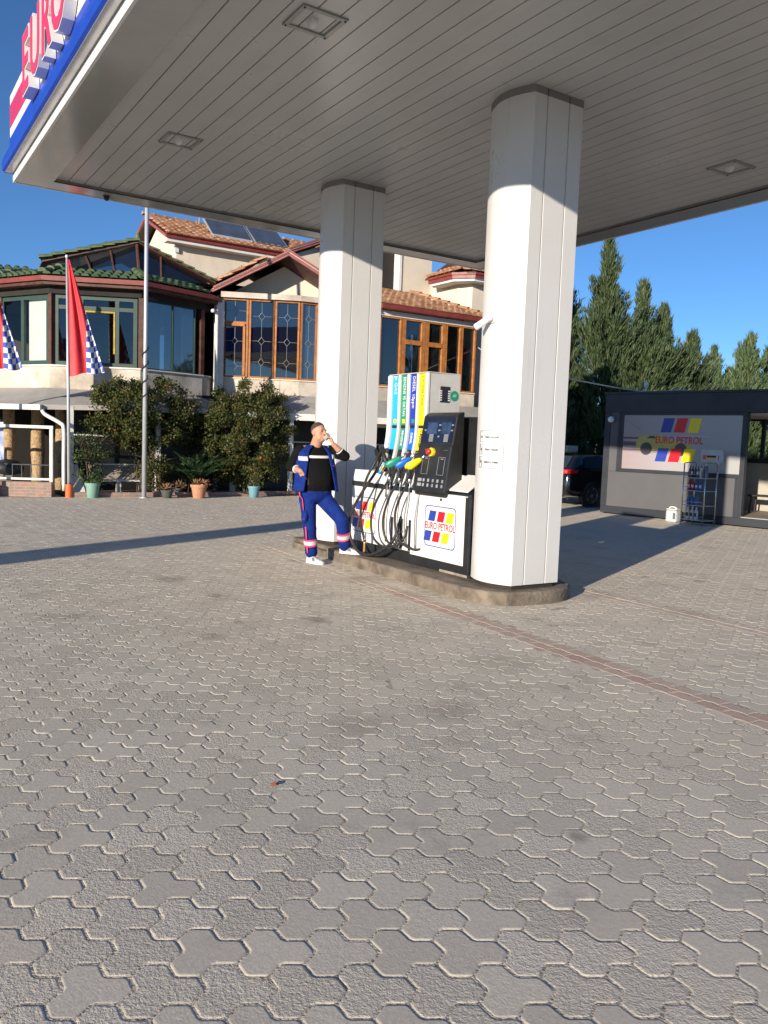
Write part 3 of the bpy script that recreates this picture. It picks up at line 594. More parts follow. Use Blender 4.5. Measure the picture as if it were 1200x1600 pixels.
# little display and green seal on the grey side
g_ = bx('side_display', 'ink', 5.84, 5.985, TW0-.006, TW0-.001, 2.08, 2.27, bevel=.004)
for k in range(5):
    for xx in (5.842, 5.967): bx('display_mark', 'plastic_white', xx-.012, xx+.022, TW0-.008, TW0-.0065, 2.10+k*.027, 2.115+k*.027, g_, 0)
MB().lathe([(.062, 0), (.062, .003), (.045, .0035), (.045, .0032), (.004, .0032)], (6.055, TW0-.001, 2.165), 24, (0, -1, 0)).build('green_seal', 'green', dp)
MB().add([(6.02, TW0-.006, 2.15), (6.07, TW0-.006, 2.15), (6.09, TW0-.006, 2.185), (6.035, TW0-.006, 2.185)], [(0, 1, 2, 3)]).build('seal_mark', mat('seal_pale', (.25, .5, .35)), dp)
# screen head
hd = [(5.445, 1.03), (5.43, 1.06), (5.50, 1.56), (5.515, 1.58), (5.565, 1.90), (5.60, 1.93), (5.67, 1.95), (5.67, 1.03)]
slabY(hd, 7.125, 7.75).build('screen_head', 'pump_black', dp, bevel=.012)
sh = dp.children[-1]
mb = MB(); mb.hexa([(5.455, 7.15, .995), (5.68, 7.15, .995), (5.68, 7.72, .995), (5.455, 7.72, .995), (5.45, 7.135, 1.028), (5.68, 7.135, 1.028), (5.68, 7.74, 1.028), (5.45, 7.74, 1.028)]); mb.build('head_underside', 'rubber', dp, bevel=.01)
def on_head(y, z, off=.003):   # point on the head's sloped front
    if z < 1.57: x = 5.43+(z-1.06)/.5*.07
    else: x = 5.515+(z-1.58)/.32*.05
    return V(x-off, y, z)
def hplate(name, m, y0, y1, z0, z1, off=.003, par=sh, th=.002):
    a, b = on_head(0, z0, off).x, on_head(0, z1, off).x
    return MB().hexa([(a, y0, z0), (a+th, y0, z0), (a+th, y1, z0), (a, y1, z0), (b, y0, z1), (b+th, y0, z1), (b+th, y1, z1), (b, y1, z1)]).build(name, m, par)
hplate('screen_glass', 'screen', 7.15, 7.72, 1.60, 1.885, .004)
for y0, y1 in ((7.45, 7.64), (7.20, 7.37)): hplate('display', 'lcd', y0, y1, 1.70, 1.83, .0055)
for y, z in ((7.405, 1.80), (7.405, 1.74), (7.405, 1.67), (7.67, 1.74), (7.172, 1.80), (7.172, 1.74)): hplate('display_label', 'greyprint', y-.018, y+.018, z-.008, z+.008, .006)
for y0 in (7.50, 7.22):
    for r_ in range(8): hplate('label_line', 'label_grey', y0, y0+.08, 1.612+r_*.011, 1.618+r_*.011, .0062)
for y0, y1 in ((7.50, 7.62), (7.20, 7.32)):
    for (a, b, c, d) in ((y0, y1, 1.24, 1.243), (y0, y1, 1.437, 1.44), (y0, y0+.004, 1.244, 1.436), (y1-.004, y1, 1.244, 1.436)): hplate('bay_outline', 'label_grey', a, b, c, d, .0035)
    hplate('bay_label', 'greyprint', (y0+y1)/2-.03, (y0+y1)/2+.02, 1.415, 1.425, .0036)
for rr_ in range(2):
    for q in range(6):
        y = 7.66-.088*q; hplate('key_icon', 'label_grey', y-.075 if q == 0 else y-.05, y, 1.10+.055*rr_, 1.135+.055*rr_, .0036) if q in (0,) else hplate('key_icon', 'greyprint' if q in (3, 5) else 'label_grey', y-.045, y-.012, 1.10+.055*rr_, 1.135+.055*rr_, .0036)
for y in (7.22, 7.19, 7.25, 7.60): hplate('led_dot', 'greyprint', y-.004, y+.004, 1.515, 1.522, .0036)
es = on_head(7.45, 1.49)
MB().lathe([(.05, 0), (.05, .03), (.044, .034)], es, 20, (-1, 0, .12)).build('stop_button_ring', 'estop', sh, smooth=40)
MB().lathe([(.016, .03), (.016, .05), (.031, .055), (.033, .075), (.024, .085), (.004, .088)], es, 20, (-1, 0, .12)).build('stop_button', 'red', sh, smooth=40)
# station logos
def logo(par, name, o, xdir, zdir, w, h, plate=True, depth=.003, tsz=.135, colors=('logoblue', 'logored', 'logoyellow'), bold=.012):
    x = Vector(xdir); z = Vector(zdir); n = x.cross(z); o = Vector(o)
    if plate:
        rr = .09*w; pts = []
        for cx_, cz_, a0_ in ((w/2-rr, h/2-rr, 0), (-w/2+rr, h/2-rr, 90), (-w/2+rr, -h/2+rr, 180), (w/2-rr, -h/2+rr, 270)):
            for k in range(6): a = R(a0_+18*k); pts.append((cx_+rr*math.cos(a), cz_+rr*math.sin(a)))
        base = MB().slab([o+x*a+z*b for a, b in pts], n*depth).build(name, 'pump_white', par)
        k_ = .982; ins = [(a*(1-.012/w*2), b*(1-.012/h*2)) for a, b in pts]; m_ = len(pts); lo = [(a*.985, b*.985) for a, b in pts]; li = [(a*.985*(1-.022/w), b*.985*(1-.022/h)) for a, b in pts]
        MB().add([o+x*a+z*b+n*(depth+.0012) for a, b in lo]+[o+x*a+z*b+n*(depth+.0012) for a, b in li], [(i, (i+1) % m_, m_+(i+1) % m_, m_+i) for i in range(m_)]).build('outline', 'logoblue', base)
    else: base = par
    nn = n*(depth+.0015); W_ = w*.78
    for row, zc, sh_ in ((0, h*.245, w*.03), (1, -h*.245, -w*.10)):
        for k, c in enumerate(colors):
            cx_ = (k-1)*W_*.36+sh_; hw = W_*.135; hh = h*.125; sk = hh*.28
            MB().slab([o+x*(cx_-hw-sk)+z*(zc-hh)+nn, o+x*(cx_+hw-sk)+z*(zc-hh)+nn, o+x*(cx_+hw+sk)+z*(zc+hh)+nn, o+x*(cx_-hw+sk)+z*(zc+hh)+nn], n*.001).build('logo_stripe', c, base)
    text('logo_lettering', 'EURO PETROL', tsz, 'logored', base, o+n*(depth+.0015), x, z, .001, bold, .78)
    return base
logo(d_, 'logo_panel', (XF-.0085, 7.262, .655), (0, -1, 0), (0, 0, 1), .585, .475, tsz=.112)
logo(dp, 'logo_panel', (XF-.0005, 8.90, .64), (0, -1, 0), (0, 0, 1), .565, .47, tsz=.108)
# hoses, nozzles, retractor tubes
HX = 5.36
def hose(yz, m='rubber', r=.0145, xs=None, name='hose'):
    P = [(xs(i, len(yz)) if xs else HX, y, z) for i, (y, z) in enumerate(yz)]
    return MB().tube(cr(P, 7), r, 8).build(name, m, dp, smooth=True)
fx = lambda a, b, c: (lambda i, n: a+(b-a)*math.sin(PI*i/(n-1))+(c-a)*i/(n-1))
hose([(7.74, 1.20), (7.79, 1.10), (7.92, .92), (8.00, .74), (7.99, .53), (7.89, .40), (7.72, .345), (7.62, .36)], xs=fx(5.40, 5.33, 5.5))
hose([(7.94, 1.18), (7.99, 1.10), (8.13, .90), (8.23, .65), (8.20, .45), (8.06, .34), (7.93, .42), (7.91, .60)], xs=fx(5.40, 5.31, 5.5))
hose([(8.14, 1.18), (8.2, 1.09), (8.36, .88), (8.47, .65), (8.43, .41), (8.24, .31), (8.10, .34), (8.02, .53)], xs=fx(5.40, 5.29, 5.5))
hose([(8.46, 1.50), (8.42, 1.36), (8.50, 1.18), (8.62, 1.01), (8.80, .77), (8.89, .55), (8.85, .36), (8.68, .20), (8.48, .18), (8.26, .27), (8.10, .42), (8.05, .70)], xs=fx(5.50, 5.27, 5.5), r=.019)
hose([(8.50, 1.52), (8.40, 1.36), (8.50, 1.08), (8.60, .66), (8.61, .33)], xs=fx(5.50, 5.33, 5.34), r=.016)
hose([(8.61, .335), (8.61, .19)], 'brass', .02, xs=lambda i, n: 5.34, name='hose_coupling')
hose([(8.61, .45), (8.61, .34)], 'chrome', .022, xs=lambda i, n: 5.34, name='hose_coupling')
for y, b in ((7.70, .0), (7.90, .03), (8.10, .03), (8.32, .05)):
    MB().tube(cr([(5.49, y-.03, 1.18), (5.47, y-.02, .95), (5.455, y+b*.6, .68), (5.47, y+b*.3, .36)], 6), .009, 8).build('retractor_tube', 'chrome', dp, smooth=True)
mb = MB(); mb.tube([(5.50, 8.56, 1.52), (5.47, 8.50, 1.50), (5.45, 8.40, 1.40), (5.46, 8.33, 1.30)], .03, 8); mb.build('gas_boot', 'rubber', dp, smooth=True)
MB().tube([(5.46, 8.62, 1.48), (5.44, 8.52, 1.36), (5.42, 8.50, 1.2)], .022, 8).build('gas_lever', 'rubber', dp, smooth=True)
MB().lathe([(.02, 0), (.03, .01), (.03, .05), (.018, .06), (.018, .1)], (5.43, 8.34, 1.31), 12, (-.3, .4, -.8)).build('gas_coupling', 'brass', dp)
MB().tube([(5.42, 8.33, 1.33), (5.40, 8.42, 1.20)], [.02, .022], 10).build('gas_grip', 'cyan', dp, smooth=True)
MB().tube([(5.44, 8.20, 1.30), (5.42, 8.27, 1.10), (5.43, 8.30, .92)], .012, 8).build('gas_rod', 'chrome', dp, smooth=True)
def nozzle(y, z, m):
    n0 = MB(); a = V(5.46, y-.035, z+.05); b = V(5.33, y+.055, z-.055)     # grip cover: from spout end to hose end
    d = (b-a).normalized(); w = V(0, 1, 0); u = d.cross(w).normalized(); secs = [(0, .020, .026), (.2, .034, .040), (.5, .042, .048), (.8, .040, .052), (1, .030, .036)]
    vs = []; K = 12
    for t, ry, rz in secs: vs += [a+(b-a)*t+w*ry*math.cos(2*PI*k/K)+u*rz*math.sin(2*PI*k/K) for k in range(K)]
    n0.add(vs, [(i*K+k, i*K+(k+1) % K, (i+1)*K+(k+1) % K, (i+1)*K+k) for i in range(4) for k in range(K)]+[tuple(range(K))[::-1], tuple(range(4*K, 5*K))])
    nz = n0.build('nozzle_cover', m, dp, smooth=50)
    MB().tube([a+V(-.005, .005, -.01), a+V(.04, -.03, .05), a+V(.09, -.045, .075)], [.016, .014, .013], 10).build('spout', 'chrome', nz, smooth=True)
    MB().tube([b+V(.01, -.01, .0), b+V(.05, -.005, -.06), b+V(.055, .0, -.13)], [.02, .018, .017], 10).build('handle', 'rubber', nz, smooth=True)
    MB().tube([a+V(-.02, .02, -.04), a+V(-.03, .03, -.12), b+V(.06, -.005, -.1)], .007, 6).build('trigger_guard', 'rubber', nz)
    MB().lathe([(.018, 0), (.024, .01), (.024, .05), (.016, .06)], b+V(.055, 0, -.12), 10, (-.1, .1, -1)).build('swivel', 'chrome', nz, smooth=40)
nozzle(7.68, 1.35, 'yellow'); nozzle(7.89, 1.35, 'nblue'); nozzle(8.10, 1.35, 'green')

# ------------------------------------------------------------------ roof tiles
def tile_field(name, m, o, along, up, nc, nr, keep=lambda s, t: True, w=.235, l=.36, r=.105, parent=None, lift=.05):
    """barrel tiles over a slope: o at the eave start, along the eave, up the slope"""
    o = Vector(o); a = Vector(along).normalized(); u = Vector(up).normalized(); n = a.cross(u).normalized()
    if n.z < 0: n = -n
    mb = MB(); K = 6
    for i in range(nc):
        for j in range(nr):
            s, t = (i+.5)*w, j*l
            if not keep(s, t+l/2): continue
            js = random.uniform(-.008, .008); jn = random.uniform(-.006, .006); P = []
            for (tt, rr, hh) in ((-.03, r, lift+jn), (l+.02, r*.82, .004+jn)):
                for k in range(K+1):
                    q = PI*k/K; P.append(o+a*(s+js-rr*math.cos(q))+u*(t+tt)+n*(hh+rr*.72*math.sin(q)))
            mb.add(P, [(k, k+1, K+2+k, K+1+k) for k in range(K)]+[tuple(range(K+1))[::-1]])
            # shallow channel tile between barrels
            c0 = o+a*(s+w/2)+u*t+n*.012; hw = w*.30
            mb.add([c0-a*hw+n*.02, c0-n*.004, c0+a*hw+n*.02, c0-a*hw+u*l+n*.002, c0+u*l-n*.02, c0+a*hw+u*l+n*.002], [(0, 1, 4, 3), (1, 2, 5, 4)])
    return mb.build(name, m, parent, smooth=40)
def ridge_caps(name, m, p0, p1, r=.11, l=.36, parent=None):
    p0 = Vector(p0); p1 = Vector(p1); d = p1-p0; L = d.length; d.normalize(); sde = d.cross(V(0, 0, 1)).normalized(); up = sde.cross(d); mb = MB(); n = max(1, int(L/l)); K = 7
    for i in range(n):
        P = []
        for tt, rr, hh in ((0, r*1.08, .03), (L/n+.03, r*.86, .0)):
            for k in range(K+1): q = PI*k/K; P.append(p0+d*(i*L/n+tt)+sde*rr*math.cos(q)+up*(hh+rr*.8*math.sin(q)))
        mb.add(P, [(k, K+1+k, K+2+k, k+1) for k in range(K)]+[tuple(range(K+1))])
    return mb.build(name, m, parent, smooth=40)

# ------------------------------------------------------------------ glazed restaurant terrace with the green roof
O, Cc, Rr, Ee, E2 = (3.30, 24.35), (4.25, 22.60), (6.30, 21.60), (8.22, 22.22), (8.72, 24.2)
rs = thing('glazed_restaurant', 'glazed upper floor restaurant with mossy green tiled roof and white blind', 'building', (5.9, 24.0, 0))
mb = MB(); PT = [(1.0, 25.6), O, Cc, Rr, Ee, (8.66, 22.6)]
def off_poly(pts, d):
    out = []
    for i, p in enumerate(pts):
        p = Vector(p); a = (p-Vector(pts[i-1])).normalized() if i else None; b = (Vector(pts[i+1])-p).normalized() if i < len(pts)-1 else None
        na = Vector((a.y, -a.x)) if a else None; nb = Vector((b.y, -b.x)) if b else None
        na = na or nb; nb = nb or na; q = p+(na+nb)*(d/(1+na.dot(nb))); out.append((q.x, q.y))
    return out
def band(mb, pts, d0, d1, z0, z1):
    A, B = off_poly(pts, d1), off_poly(pts, d0); n = len(pts); vs = [(*p, z) for z in (z0, z1) for P in (A, B) for p in P]
    f = []
    for i in range(n-1):
        a0, b0, a1, b1 = i, n+i, 2*n+i, 3*n+i
        f += [(a0, a0+1, a1+1, a1), (b0+1, b0, b1, b1+1), (a1, a1+1, b1+1, b1), (b0, b0+1, a0+1, a0)]
    f += [(0, 2*n, 3*n, n), (n-1, 2*n-1, 4*n-1, 3*n-1)]
    return mb.add(vs, f)
band(MB(), PT, -.25, 0, 2.45, 3.22).build('parapet_wall', 'plaster_old', rs)
band(MB(), PT, -.25, .04, 3.223, 3.26).build('sill', 'plaster_white', rs)
band(MB(), PT, -.2, .02, 5.07, 5.245).build('head_beam', 'dark_room', rs)
band(MB(), PT, -.2, .28, 5.25, 5.33).build('timber_plate', 'darkwood', rs, )
band(MB(), PT, .20, .36, 5.335, 5.45).build('gutter', 'trim_red', rs)
mb = MB(); ins = [(2.2, 29), (8.6, 29)]
MB().prism(off_poly(PT, -.3)[::-1][::-1]+[(8.6, 28), (1.0, 28)], 2.9, 3.2).build('floor_slab', 'interior', rs)
MB().prism(off_poly(PT, -.21)+[(8.6, 28), (1.0, 28)], 5.1, 5.2).build('ceiling', 'interior', rs)
MB().box((1.0, 27.9, 3.2), (8.6, 28, 5.1)).build('back_wall', 'interior', rs)
def glazing(par, fr, L, z0, z1, divs, fm, gm, fw=.06, depth=.07, d=-.1, transom=None, post_ends=True, name='window'):
    """one window: a frame mesh with its pane as a sub-part"""
    mb = MB()
    fr.box(mb, 0, L, z0, z0+fw, d-depth/2, d+depth/2); fr.box(mb, 0, L, z1-fw, z1, d-depth/2, d+depth/2)
    for s in [0]+[x for x in divs]+[L-fw]: fr.box(mb, s, s+fw, z0+fw, z1-fw, d-depth/2-.002, d+depth/2+.002)
    if transom: fr.box(mb, 0, L, transom, transom+fw, d-depth/2+.003, d+depth/2-.003)
    w = mb.build(name, fm, par)
    pm = MB(); pm.add([fr.p(0, z0, d), fr.p(L, z0, d), fr.p(L, z1, d), fr.p(0, z1, d)], [(0, 1, 2, 3)]); pm.build('pane', gm, w)
    return w
segs = [((1.0, 25.6), O), (O, Cc), (Cc, Rr), (Rr, Ee)]
for k, (A, B) in enumerate(segs):
    fr, L = frame_between(A, B)
    MBp = MB(); fr.box(MBp, L-.06, L+.06, 3.262, 5.068, -.2, .0); MBp.build('post', 'darkwood', rs)
    if k == 0: glazing(rs, fr, L-.12, 3.265, 5.065, [L*.5], 'greenframe', 'glass')
    if k == 1:
        glazing(rs, fr, L-.1, 3.265, 5.065, [.80], 'greenframe', 'glass_clear', fw=.11)
    if k == 2:
        w = glazing(rs, Fr((fr.p(.1, 0).x, fr.p(.1, 0).y), math.degrees(math.atan2(fr.t.x, fr.t.y))), L-.2, 3.265, 5.065, [.62, 1.52], 'greenframe', 'glass', fw=.10, transom=4.70)
        mb = MB(); fr.box(mb, .84, 1.62, 4.645, 4.69, -.09, -.05); fr.box(mb, 1.58, 1.62, 3.6, 4.644, -.09, -.05); mb.build('yellow_tape', mat('tape_yellow', (.42, .30, .02), .6, var=.3), rs)
    if k == 3: glazing(rs, Fr((fr.p(.1, 0).x, fr.p(.1, 0).y), math.degrees(math.atan2(fr.t.x, fr.t.y))), L-.3, 3.265, 5.065, [.95], 'greenframe', 'glass_blue', fw=.035)
fr, L = frame_between(O, Cc)
mb = MB(); fr.box(mb, .95, L-.22, 3.36, 5.0, -.22, -.2)
for k in range(46): fr.box(mb, .96, L-.23, 3.37+k*.035, 3.372+k*.035+.022, -.199, -.19)
tag(mb.build('window_blind', 'blind', rs))
fr, L = frame_between(Rr, Ee)
for s in (.25, .55, 1.0, 1.28, 1.6): mb = MB(); fr.box(mb, s, s+.30, 3.3, 5.05, -.38, -.36); mb.build('curtain', mat('curtain_blue', (.14, .20, .30), .9), rs)
fr, L = frame_between(Cc, Rr)
mb = MB(); fr.box(mb, .2, .8, 3.3, 5.05, -.9, -.87); mb.build('inner_screen', mat('screen_grey', (.12, .14, .15), .7), rs)
mb = MB(); mb.hexa([fr.p(1.0, 3.3, -1.2), fr.p(1.15, 3.3, -1.2), fr.p(1.15, 3.3, -1.25), fr.p(1.0, 3.3, -1.25), fr.p(1.3, 4.5, -1.2), fr.p(1.45, 4.5, -1.2), fr.p(1.45, 4.5, -1.25), fr.p(1.3, 4.5, -1.25)]); mb.build('inner_beam', 'interior', rs)
# skirt roof: green barrel tiles on each face
eave = off_poly(PT, .30); top = off_poly(PT, -.72)
mb = MB(); n = len(PT)
mb.add([(*p, 5.455) for p in eave]+[(*p, 5.82) for p in top]+[(*p, 5.41) for p in eave]+[(*p, 5.76) for p in top], [(i, i+1, n+i+1, n+i) for i in range(n-1)]+[(2*n+i+1, 2*n+i, 3*n+i, 3*n+i+1) for i in range(n-1)])
mb.build('roof_boards', 'darkwood', rs)
for i in range(n-2):
    a, b = Vector((*eave[i], 5.46)), Vector((*eave[i+1], 5.46)); c, d = Vector((*top[i], 5.825)), Vector((*top[i+1], 5.825)); al = (b-a).normalized(); L = (b-a).length
    fr2 = Fr(eave[i], math.degrees(math.atan2(al.x, al.y))); up = (c-a); up = up-al*up.dot(al); H_ = up.length
    ca = (c-a).dot(al)/H_; cb = (b-a-(d-a)).dot(al)/H_
    tile_field('roof_tiles', 'greentile_roof', a, al, up, int(L/.235), 3, keep=lambda s, t: t*ca-.05 < s < L-t*cb+.05, parent=rs, l=.33, r=.10)
for i in (1, 2, 3): ridge_caps('hip_tiles', 'green_tile', (*eave[i], 5.53), (*top[i], 5.90), parent=rs)
# dark glazed gable above the skirt and its tiled verges
gl, ga, gr_ = V(4.45, 24.0, 6.13), V(6.56, 22.95, 6.76), V(8.55, 22.65, 5.93)
gl0, gr0 = V(4.75, 23.95, 5.82), V(8.45, 22.7, 5.80)
ga0 = V(6.52, 22.55, 5.80); sh_ = V(.35, 1.2, 0)
MB().slab([gl0+V(0, .08, 0), ga0+V(0, .08, 0), gr0+V(0, .08, 0), gr_+V(0, .08, -.06), ga+V(0, .08, -.05), gl+V(.2, .08, -.05)], (0, .03, 0)).build('gable_glass', 'glass_dark', rs) if False else None
mb = MB(); mb.add([gl0, ga0, ga+V(0, 0, -.06), gl+V(.1, 0, -.05)], [(0, 1, 2, 3)]); mb.add([ga0, gr0, gr_+V(0, 0, -.06), ga+V(0, 0, -.06)], [(0, 1, 2, 3)]); mb.build('gable_glazing', 'glass_dark', rs)
for t in (.42, .7):
    p = gl0.lerp(ga0, t); q = gl.lerp(ga, t); MB().tube([p+V(0, -.03, 0), q+V(0, -.03, -.04)], .028, 6).build('gable_bar', 'darkwood', rs)
MB().tube([ga0+V(0, -.03, 0), ga+V(0, -.03, -.04)], .045, 6).build('gable_bar', 'darkwood', rs)
for t in (.32,):
    p = ga0.lerp(gr0, t); q = ga.lerp(gr_, t); MB().tube([p+V(0, -.03, 0), q+V(0, -.03, -.04)], .028, 6).build('gable_bar', 'darkwood', rs)
MB().slab([gl+V(-.15, -.12, -.06), ga+V(0, -.12, -.02), ga+V(.4, 3, -.02), gl+V(.2, 3, -.06)], (0, 0, .05)).build('upper_roof', 'darkwood', rs)
MB().slab([ga+V(0, -.12, -.02), gr_+V(.15, -.12, -.05), gr_+V(.4, 3, -.05), ga+V(.4, 3, -.02)], (0, 0, .05)).build('upper_roof', 'darkwood', rs)
ridge_caps('verge_tiles', 'green_tile', gl+V(-.2, -.1, .0), ga+V(.05, -.1, .04), r=.12, l=.30, parent=rs)
ridge_caps('verge_tiles', 'green_tile', gr_+V(.15, -.1, .0), ga+V(-.05, -.1, .04), r=.075, l=.30, parent=rs)
tile_field('roof_tiles', 'greentile_roof', gl+V(-.2, -.05, .03), (.35, 1, 0), ga-gl, 9, 6, parent=rs, w=.3)
MB().lathe([(.07, 0), (.09, .1), (.05, .16), (.06, .2)], ga+V(0, -.1, .05), 10).build('ridge_finial', 'green_tile', rs, smooth=True)
tile_field('roof_tiles', 'greentile_roof', (2.7, 26.0, 5.95), (1, -.35, 0), (.15, .9, .40), 7, 2, parent=rs)
# white end post and pipe
MB().box((8.62, 22.22, 2.4), (8.84, 22.45, 5.42)).build('end_post', 'plaster_white', rs)
MB().tube([(8.60, 22.16, 5.1), (8.60, 22.14, 3.0), (8.58, 22.14, 0.1)], .05, 8).build('drain_pipe', 'white_metal', rs)
MB().lathe([(.04, 0), (.05, .03), (.05, .12), (.02, .14)], (8.5, 22.12, 5.08), 12, (-.6, -.6, -.3)).build('outdoor_lamp', 'plastic_white', rs, smooth=30)
# ground floor under the terrace: recess with its shade put into near-black walls, timber posts
MB().box((1.0, 26.0, -.02), (8.6, 26.15, 2.9)).build('porch_back_wall', 'dark_room', rs)
for (px_, py_, w_) in ((3.4, 23.4, .16), (4.05, 23.1, .17), (4.5, 22.5, .15), (2.7, 23.9, .18)):
    mb = MB(); pts = [(px_+random.uniform(-.02, .02), py_+random.uniform(-.02, .02), z) for z in (0, .5, 1.0, 1.5, 2.0, 2.5)]
    mb.tube(pts, [w_*random.uniform(.85, 1.1) for _ in pts], 9).build('bark_post', 'bark_post', rs, smooth=True)

# ------------------------------------------------------------------ lean-to awnings along the front
aw = thing('awning_roof', 'grey lean to awning sheet with white gutter below the glazed restaurant', 'awning', (4.4, 21.8, 0))
front = [(1.0, 22.9), (2.94, 21.58), (3.80, 21.05), (5.15, 20.85), (6.6, 20.75), (8.8, 21.0)]; back = [(1.0, 25.5), (3.30, 24.30), (4.2, 22.57), (5.2, 22.1), (6.3, 21.58), (8.22, 22.18)]
zf = [2.12, 2.15, 2.18, 2.22, 2.24, 2.28]; zb = [2.66, 2.66, 2.66, 2.64, 2.62, 2.62]; n = 6
mb = MB(); mb.add([(*p, z) for p, z in zip(front, zf)]+[(*p, z) for p, z in zip(back, zb)]+[(*p, z-.04) for p, z in zip(front, zf)]+[(*p, z-.04) for p, z in zip(back, zb)], [(i, i+1, n+i+1, n+i) for i in range(n-1)]+[(2*n+i+1, 2*n+i, 3*n+i, 3*n+i+1) for i in range(n-1)]+[(2*n+i, 2*n+i+1, i+1, i) for i in range(n-1)])
mb.build('sheet', 'awning', aw)
mb = MB()
for i in range(n-1):
    a, b = Vector((*front[i], zf[i])), Vector((*front[i+1], zf[i+1])); d = V(b.y-a.y, -(b.x-a.x), 0).normalized()*.05
    mb.hexa([a+d+V(0, 0, -.12), b+d+V(0, 0, -.12), b+d*.02+V(0, 0, -.12), a+d*.02+V(0, 0, -.12), a+d+V(0, 0, .0), b+d+V(0, 0, .0), b+d*.02+V(0, 0, 0), a+d*.02+V(0, 0, 0)])
mb.build('edge_board', mat('edge_grey', (.42, .40, .37), .7), aw)
MB().slab([(.9, 22.92, 2.0), (3.78, 20.98, 2.04), (3.78, 20.98, 2.17), (.9, 22.92, 2.13)], (-.07, -.09, 0)).build('gutter', 'white_metal', aw, bevel=.01)
MB().tube(cr([(3.76, 20.92, 2.04), (3.84, 20.88, 1.93), (4.12, 20.7, 1.75), (4.2, 20.64, 1.6), (4.2, 20.63, .9), (4.2, 20.62, .12)], 5), .048, 10).build('downpipe', 'white_metal', aw, smooth=True)
for (px_, py_) in ((4.42, 20.95), (6.55, 20.85), (8.72, 21.1)):
    MB().box((px_-.06, py_-.06, -.02), (px_+.06, py_+.06, 2.16)).build('post', 'white_metal', aw)

# ------------------------------------------------------------------ middle house: orange timber windows, gables, upper storey
hs = thing('cream_house', 'cream two storey house with orange timber windows and red edged clay tile roofs', 'house', (12.5, 24.5, 0))
A0, A1, A2, A3, A4, A5 = (8.86, 22.52), (10.88, 21.50), (11.75, 21.35), (13.4, 21.2), (17.22, 21.2), (17.22, 24.0)
WP = [A0, A1, A2, A3, A4]
band(MB(), WP, -.25, 0, 2.4, 3.235).build('wall', 'plaster_old', hs)
band(MB(), WP, -.25, .04, 3.238, 3.27).build('sill', 'plaster', hs)
def lead_window(fr, s0, s1, z0, z1, d=-.08):
    # leaded light: straight cames with a diamond at each crossing
    sc = (s0+s1)/2; zm = [z1-.42, (z0+z1)/2-.05, z0+.42]; mb = MB(); r = .0045; dd = .11; P = lambda s, z: fr.p(s, z, d+.012)
    ends = [z1]+[q for z in zm for q in (z+dd, z-dd)]+[z0]
    for k in range(0, len(ends), 2): mb.tube([P(sc, ends[k]), P(sc, ends[k+1])], r, 5)
    for z in zm:
        D = [P(sc, z+dd), P(sc+dd*.8, z), P(sc, z-dd), P(sc-dd*.8, z), P(sc, z+dd)]
        for k in range(4): mb.tube([D[k], D[k+1]], r, 5)
        mb.tube([P(s0, z), P(sc-dd*.8, z)], r, 5); mb.tube([P(sc+dd*.8, z), P(s1, z)], r, 5)
    return mb
def timber_window(fr, s0, s1, z0, z1, lead=True, gm='glass_dark', fw=.055):
    mb = MB()
    fr.box(mb, s0, s0+fw, z0, z1, -.13, 0); fr.box(mb, s1-fw, s1, z0, z1, -.13, 0); fr.box(mb, s0+fw, s1-fw, z0, z0+.05, -.13, -.003); fr.box(mb, s0+fw, s1-fw, z1-.05, z1, -.13, -.003)
    w = mb.build('window', 'wood', hs)
    MB().add([fr.p(s0, z0, -.08), fr.p(s1, z0, -.08), fr.p(s1, z1, -.08), fr.p(s0, z1, -.08)], [(0, 1, 2, 3)]).build('pane', gm, w)
    if lead: lead_window(fr, s0+fw, s1-fw, z0+.05, z1-.05).build('leading', 'came', w)
    return w
ZA, ZB_ = 3.273, 5.52
fr, L = frame_between(A0, A1)
# casement with transom at the left, then two tall lights
w = timber_window(fr, .06, .78, ZA, ZB_, False)
mb = MB(); fr.box(mb, .115, .725, 4.80, 4.87, -.13, -.003); mb.build('transom', 'wood', w)
mb = MB(); fr.box(mb, .115, .68, 4.74, 4.798, -.10, .02); fr.box(mb, .63, .70, ZA+.06, 4.735, -.10, .02); mb.build('sash', 'wood', w)
lead_window(fr, .115, .63, 4.88, ZB_-.05).build('leading', 'came', w) if False else None
mb = MB(); P = lambda s, z: fr.p(s, z, -.068); sc = .40
for zc in (5.18, 4.32, 3.6):
    D = [P(sc, zc+.1), P(sc+.08, zc), P(sc, zc-.1), P(sc-.08, zc), P(sc, zc+.1)]
    for k in range(4): mb.tube([D[k], D[k+1]], .0045, 5)
    mb.tube([P(.115, zc), P(sc-.08, zc)], .0045, 5); mb.tube([P(sc+.08, zc), P(.70, zc)], .0045, 5)
for a_, b_ in ((5.47, 5.28), (5.08, 4.87), (4.74, 4.42), (4.22, 3.7), (3.5, 3.32)): mb.tube([P(sc, a_), P(sc, b_)], .006, 5)
mb.build('leading', 'came', w)
timber_window(fr, .80, 1.52, ZA, ZB_); timber_window(fr, 1.54, L-.01, ZA, ZB_)
fr2, L2 = frame_between(A1, A2); timber_window(fr2, .02, L2*.62, ZA, ZB_, True, 'glass_blue'); timber_window(fr2, L2*.62+.02, L2-.01, ZA, ZB_, False)
fr3, L3 = frame_between(A2, A3); timber_window(fr3, .02, L3*.5, ZA, ZB_, False); timber_window(fr3, L3*.5+.02, L3-.02, ZA, ZB_, False)
band(MB(), [A0, A1, A2, A3], -.3, .10, 5.525, 5.68).build('cornice', 'plaster_old', hs)
fr4, L4 = frame_between(A3, A4)
def px4(x): return x-A3[0]
timber_window(fr4, .03, px4(14.25), ZA, 5.40, False)
w = timber_window(fr4, px4(14.27), px4(15.14), ZA, 5.40, False, fw=.13)
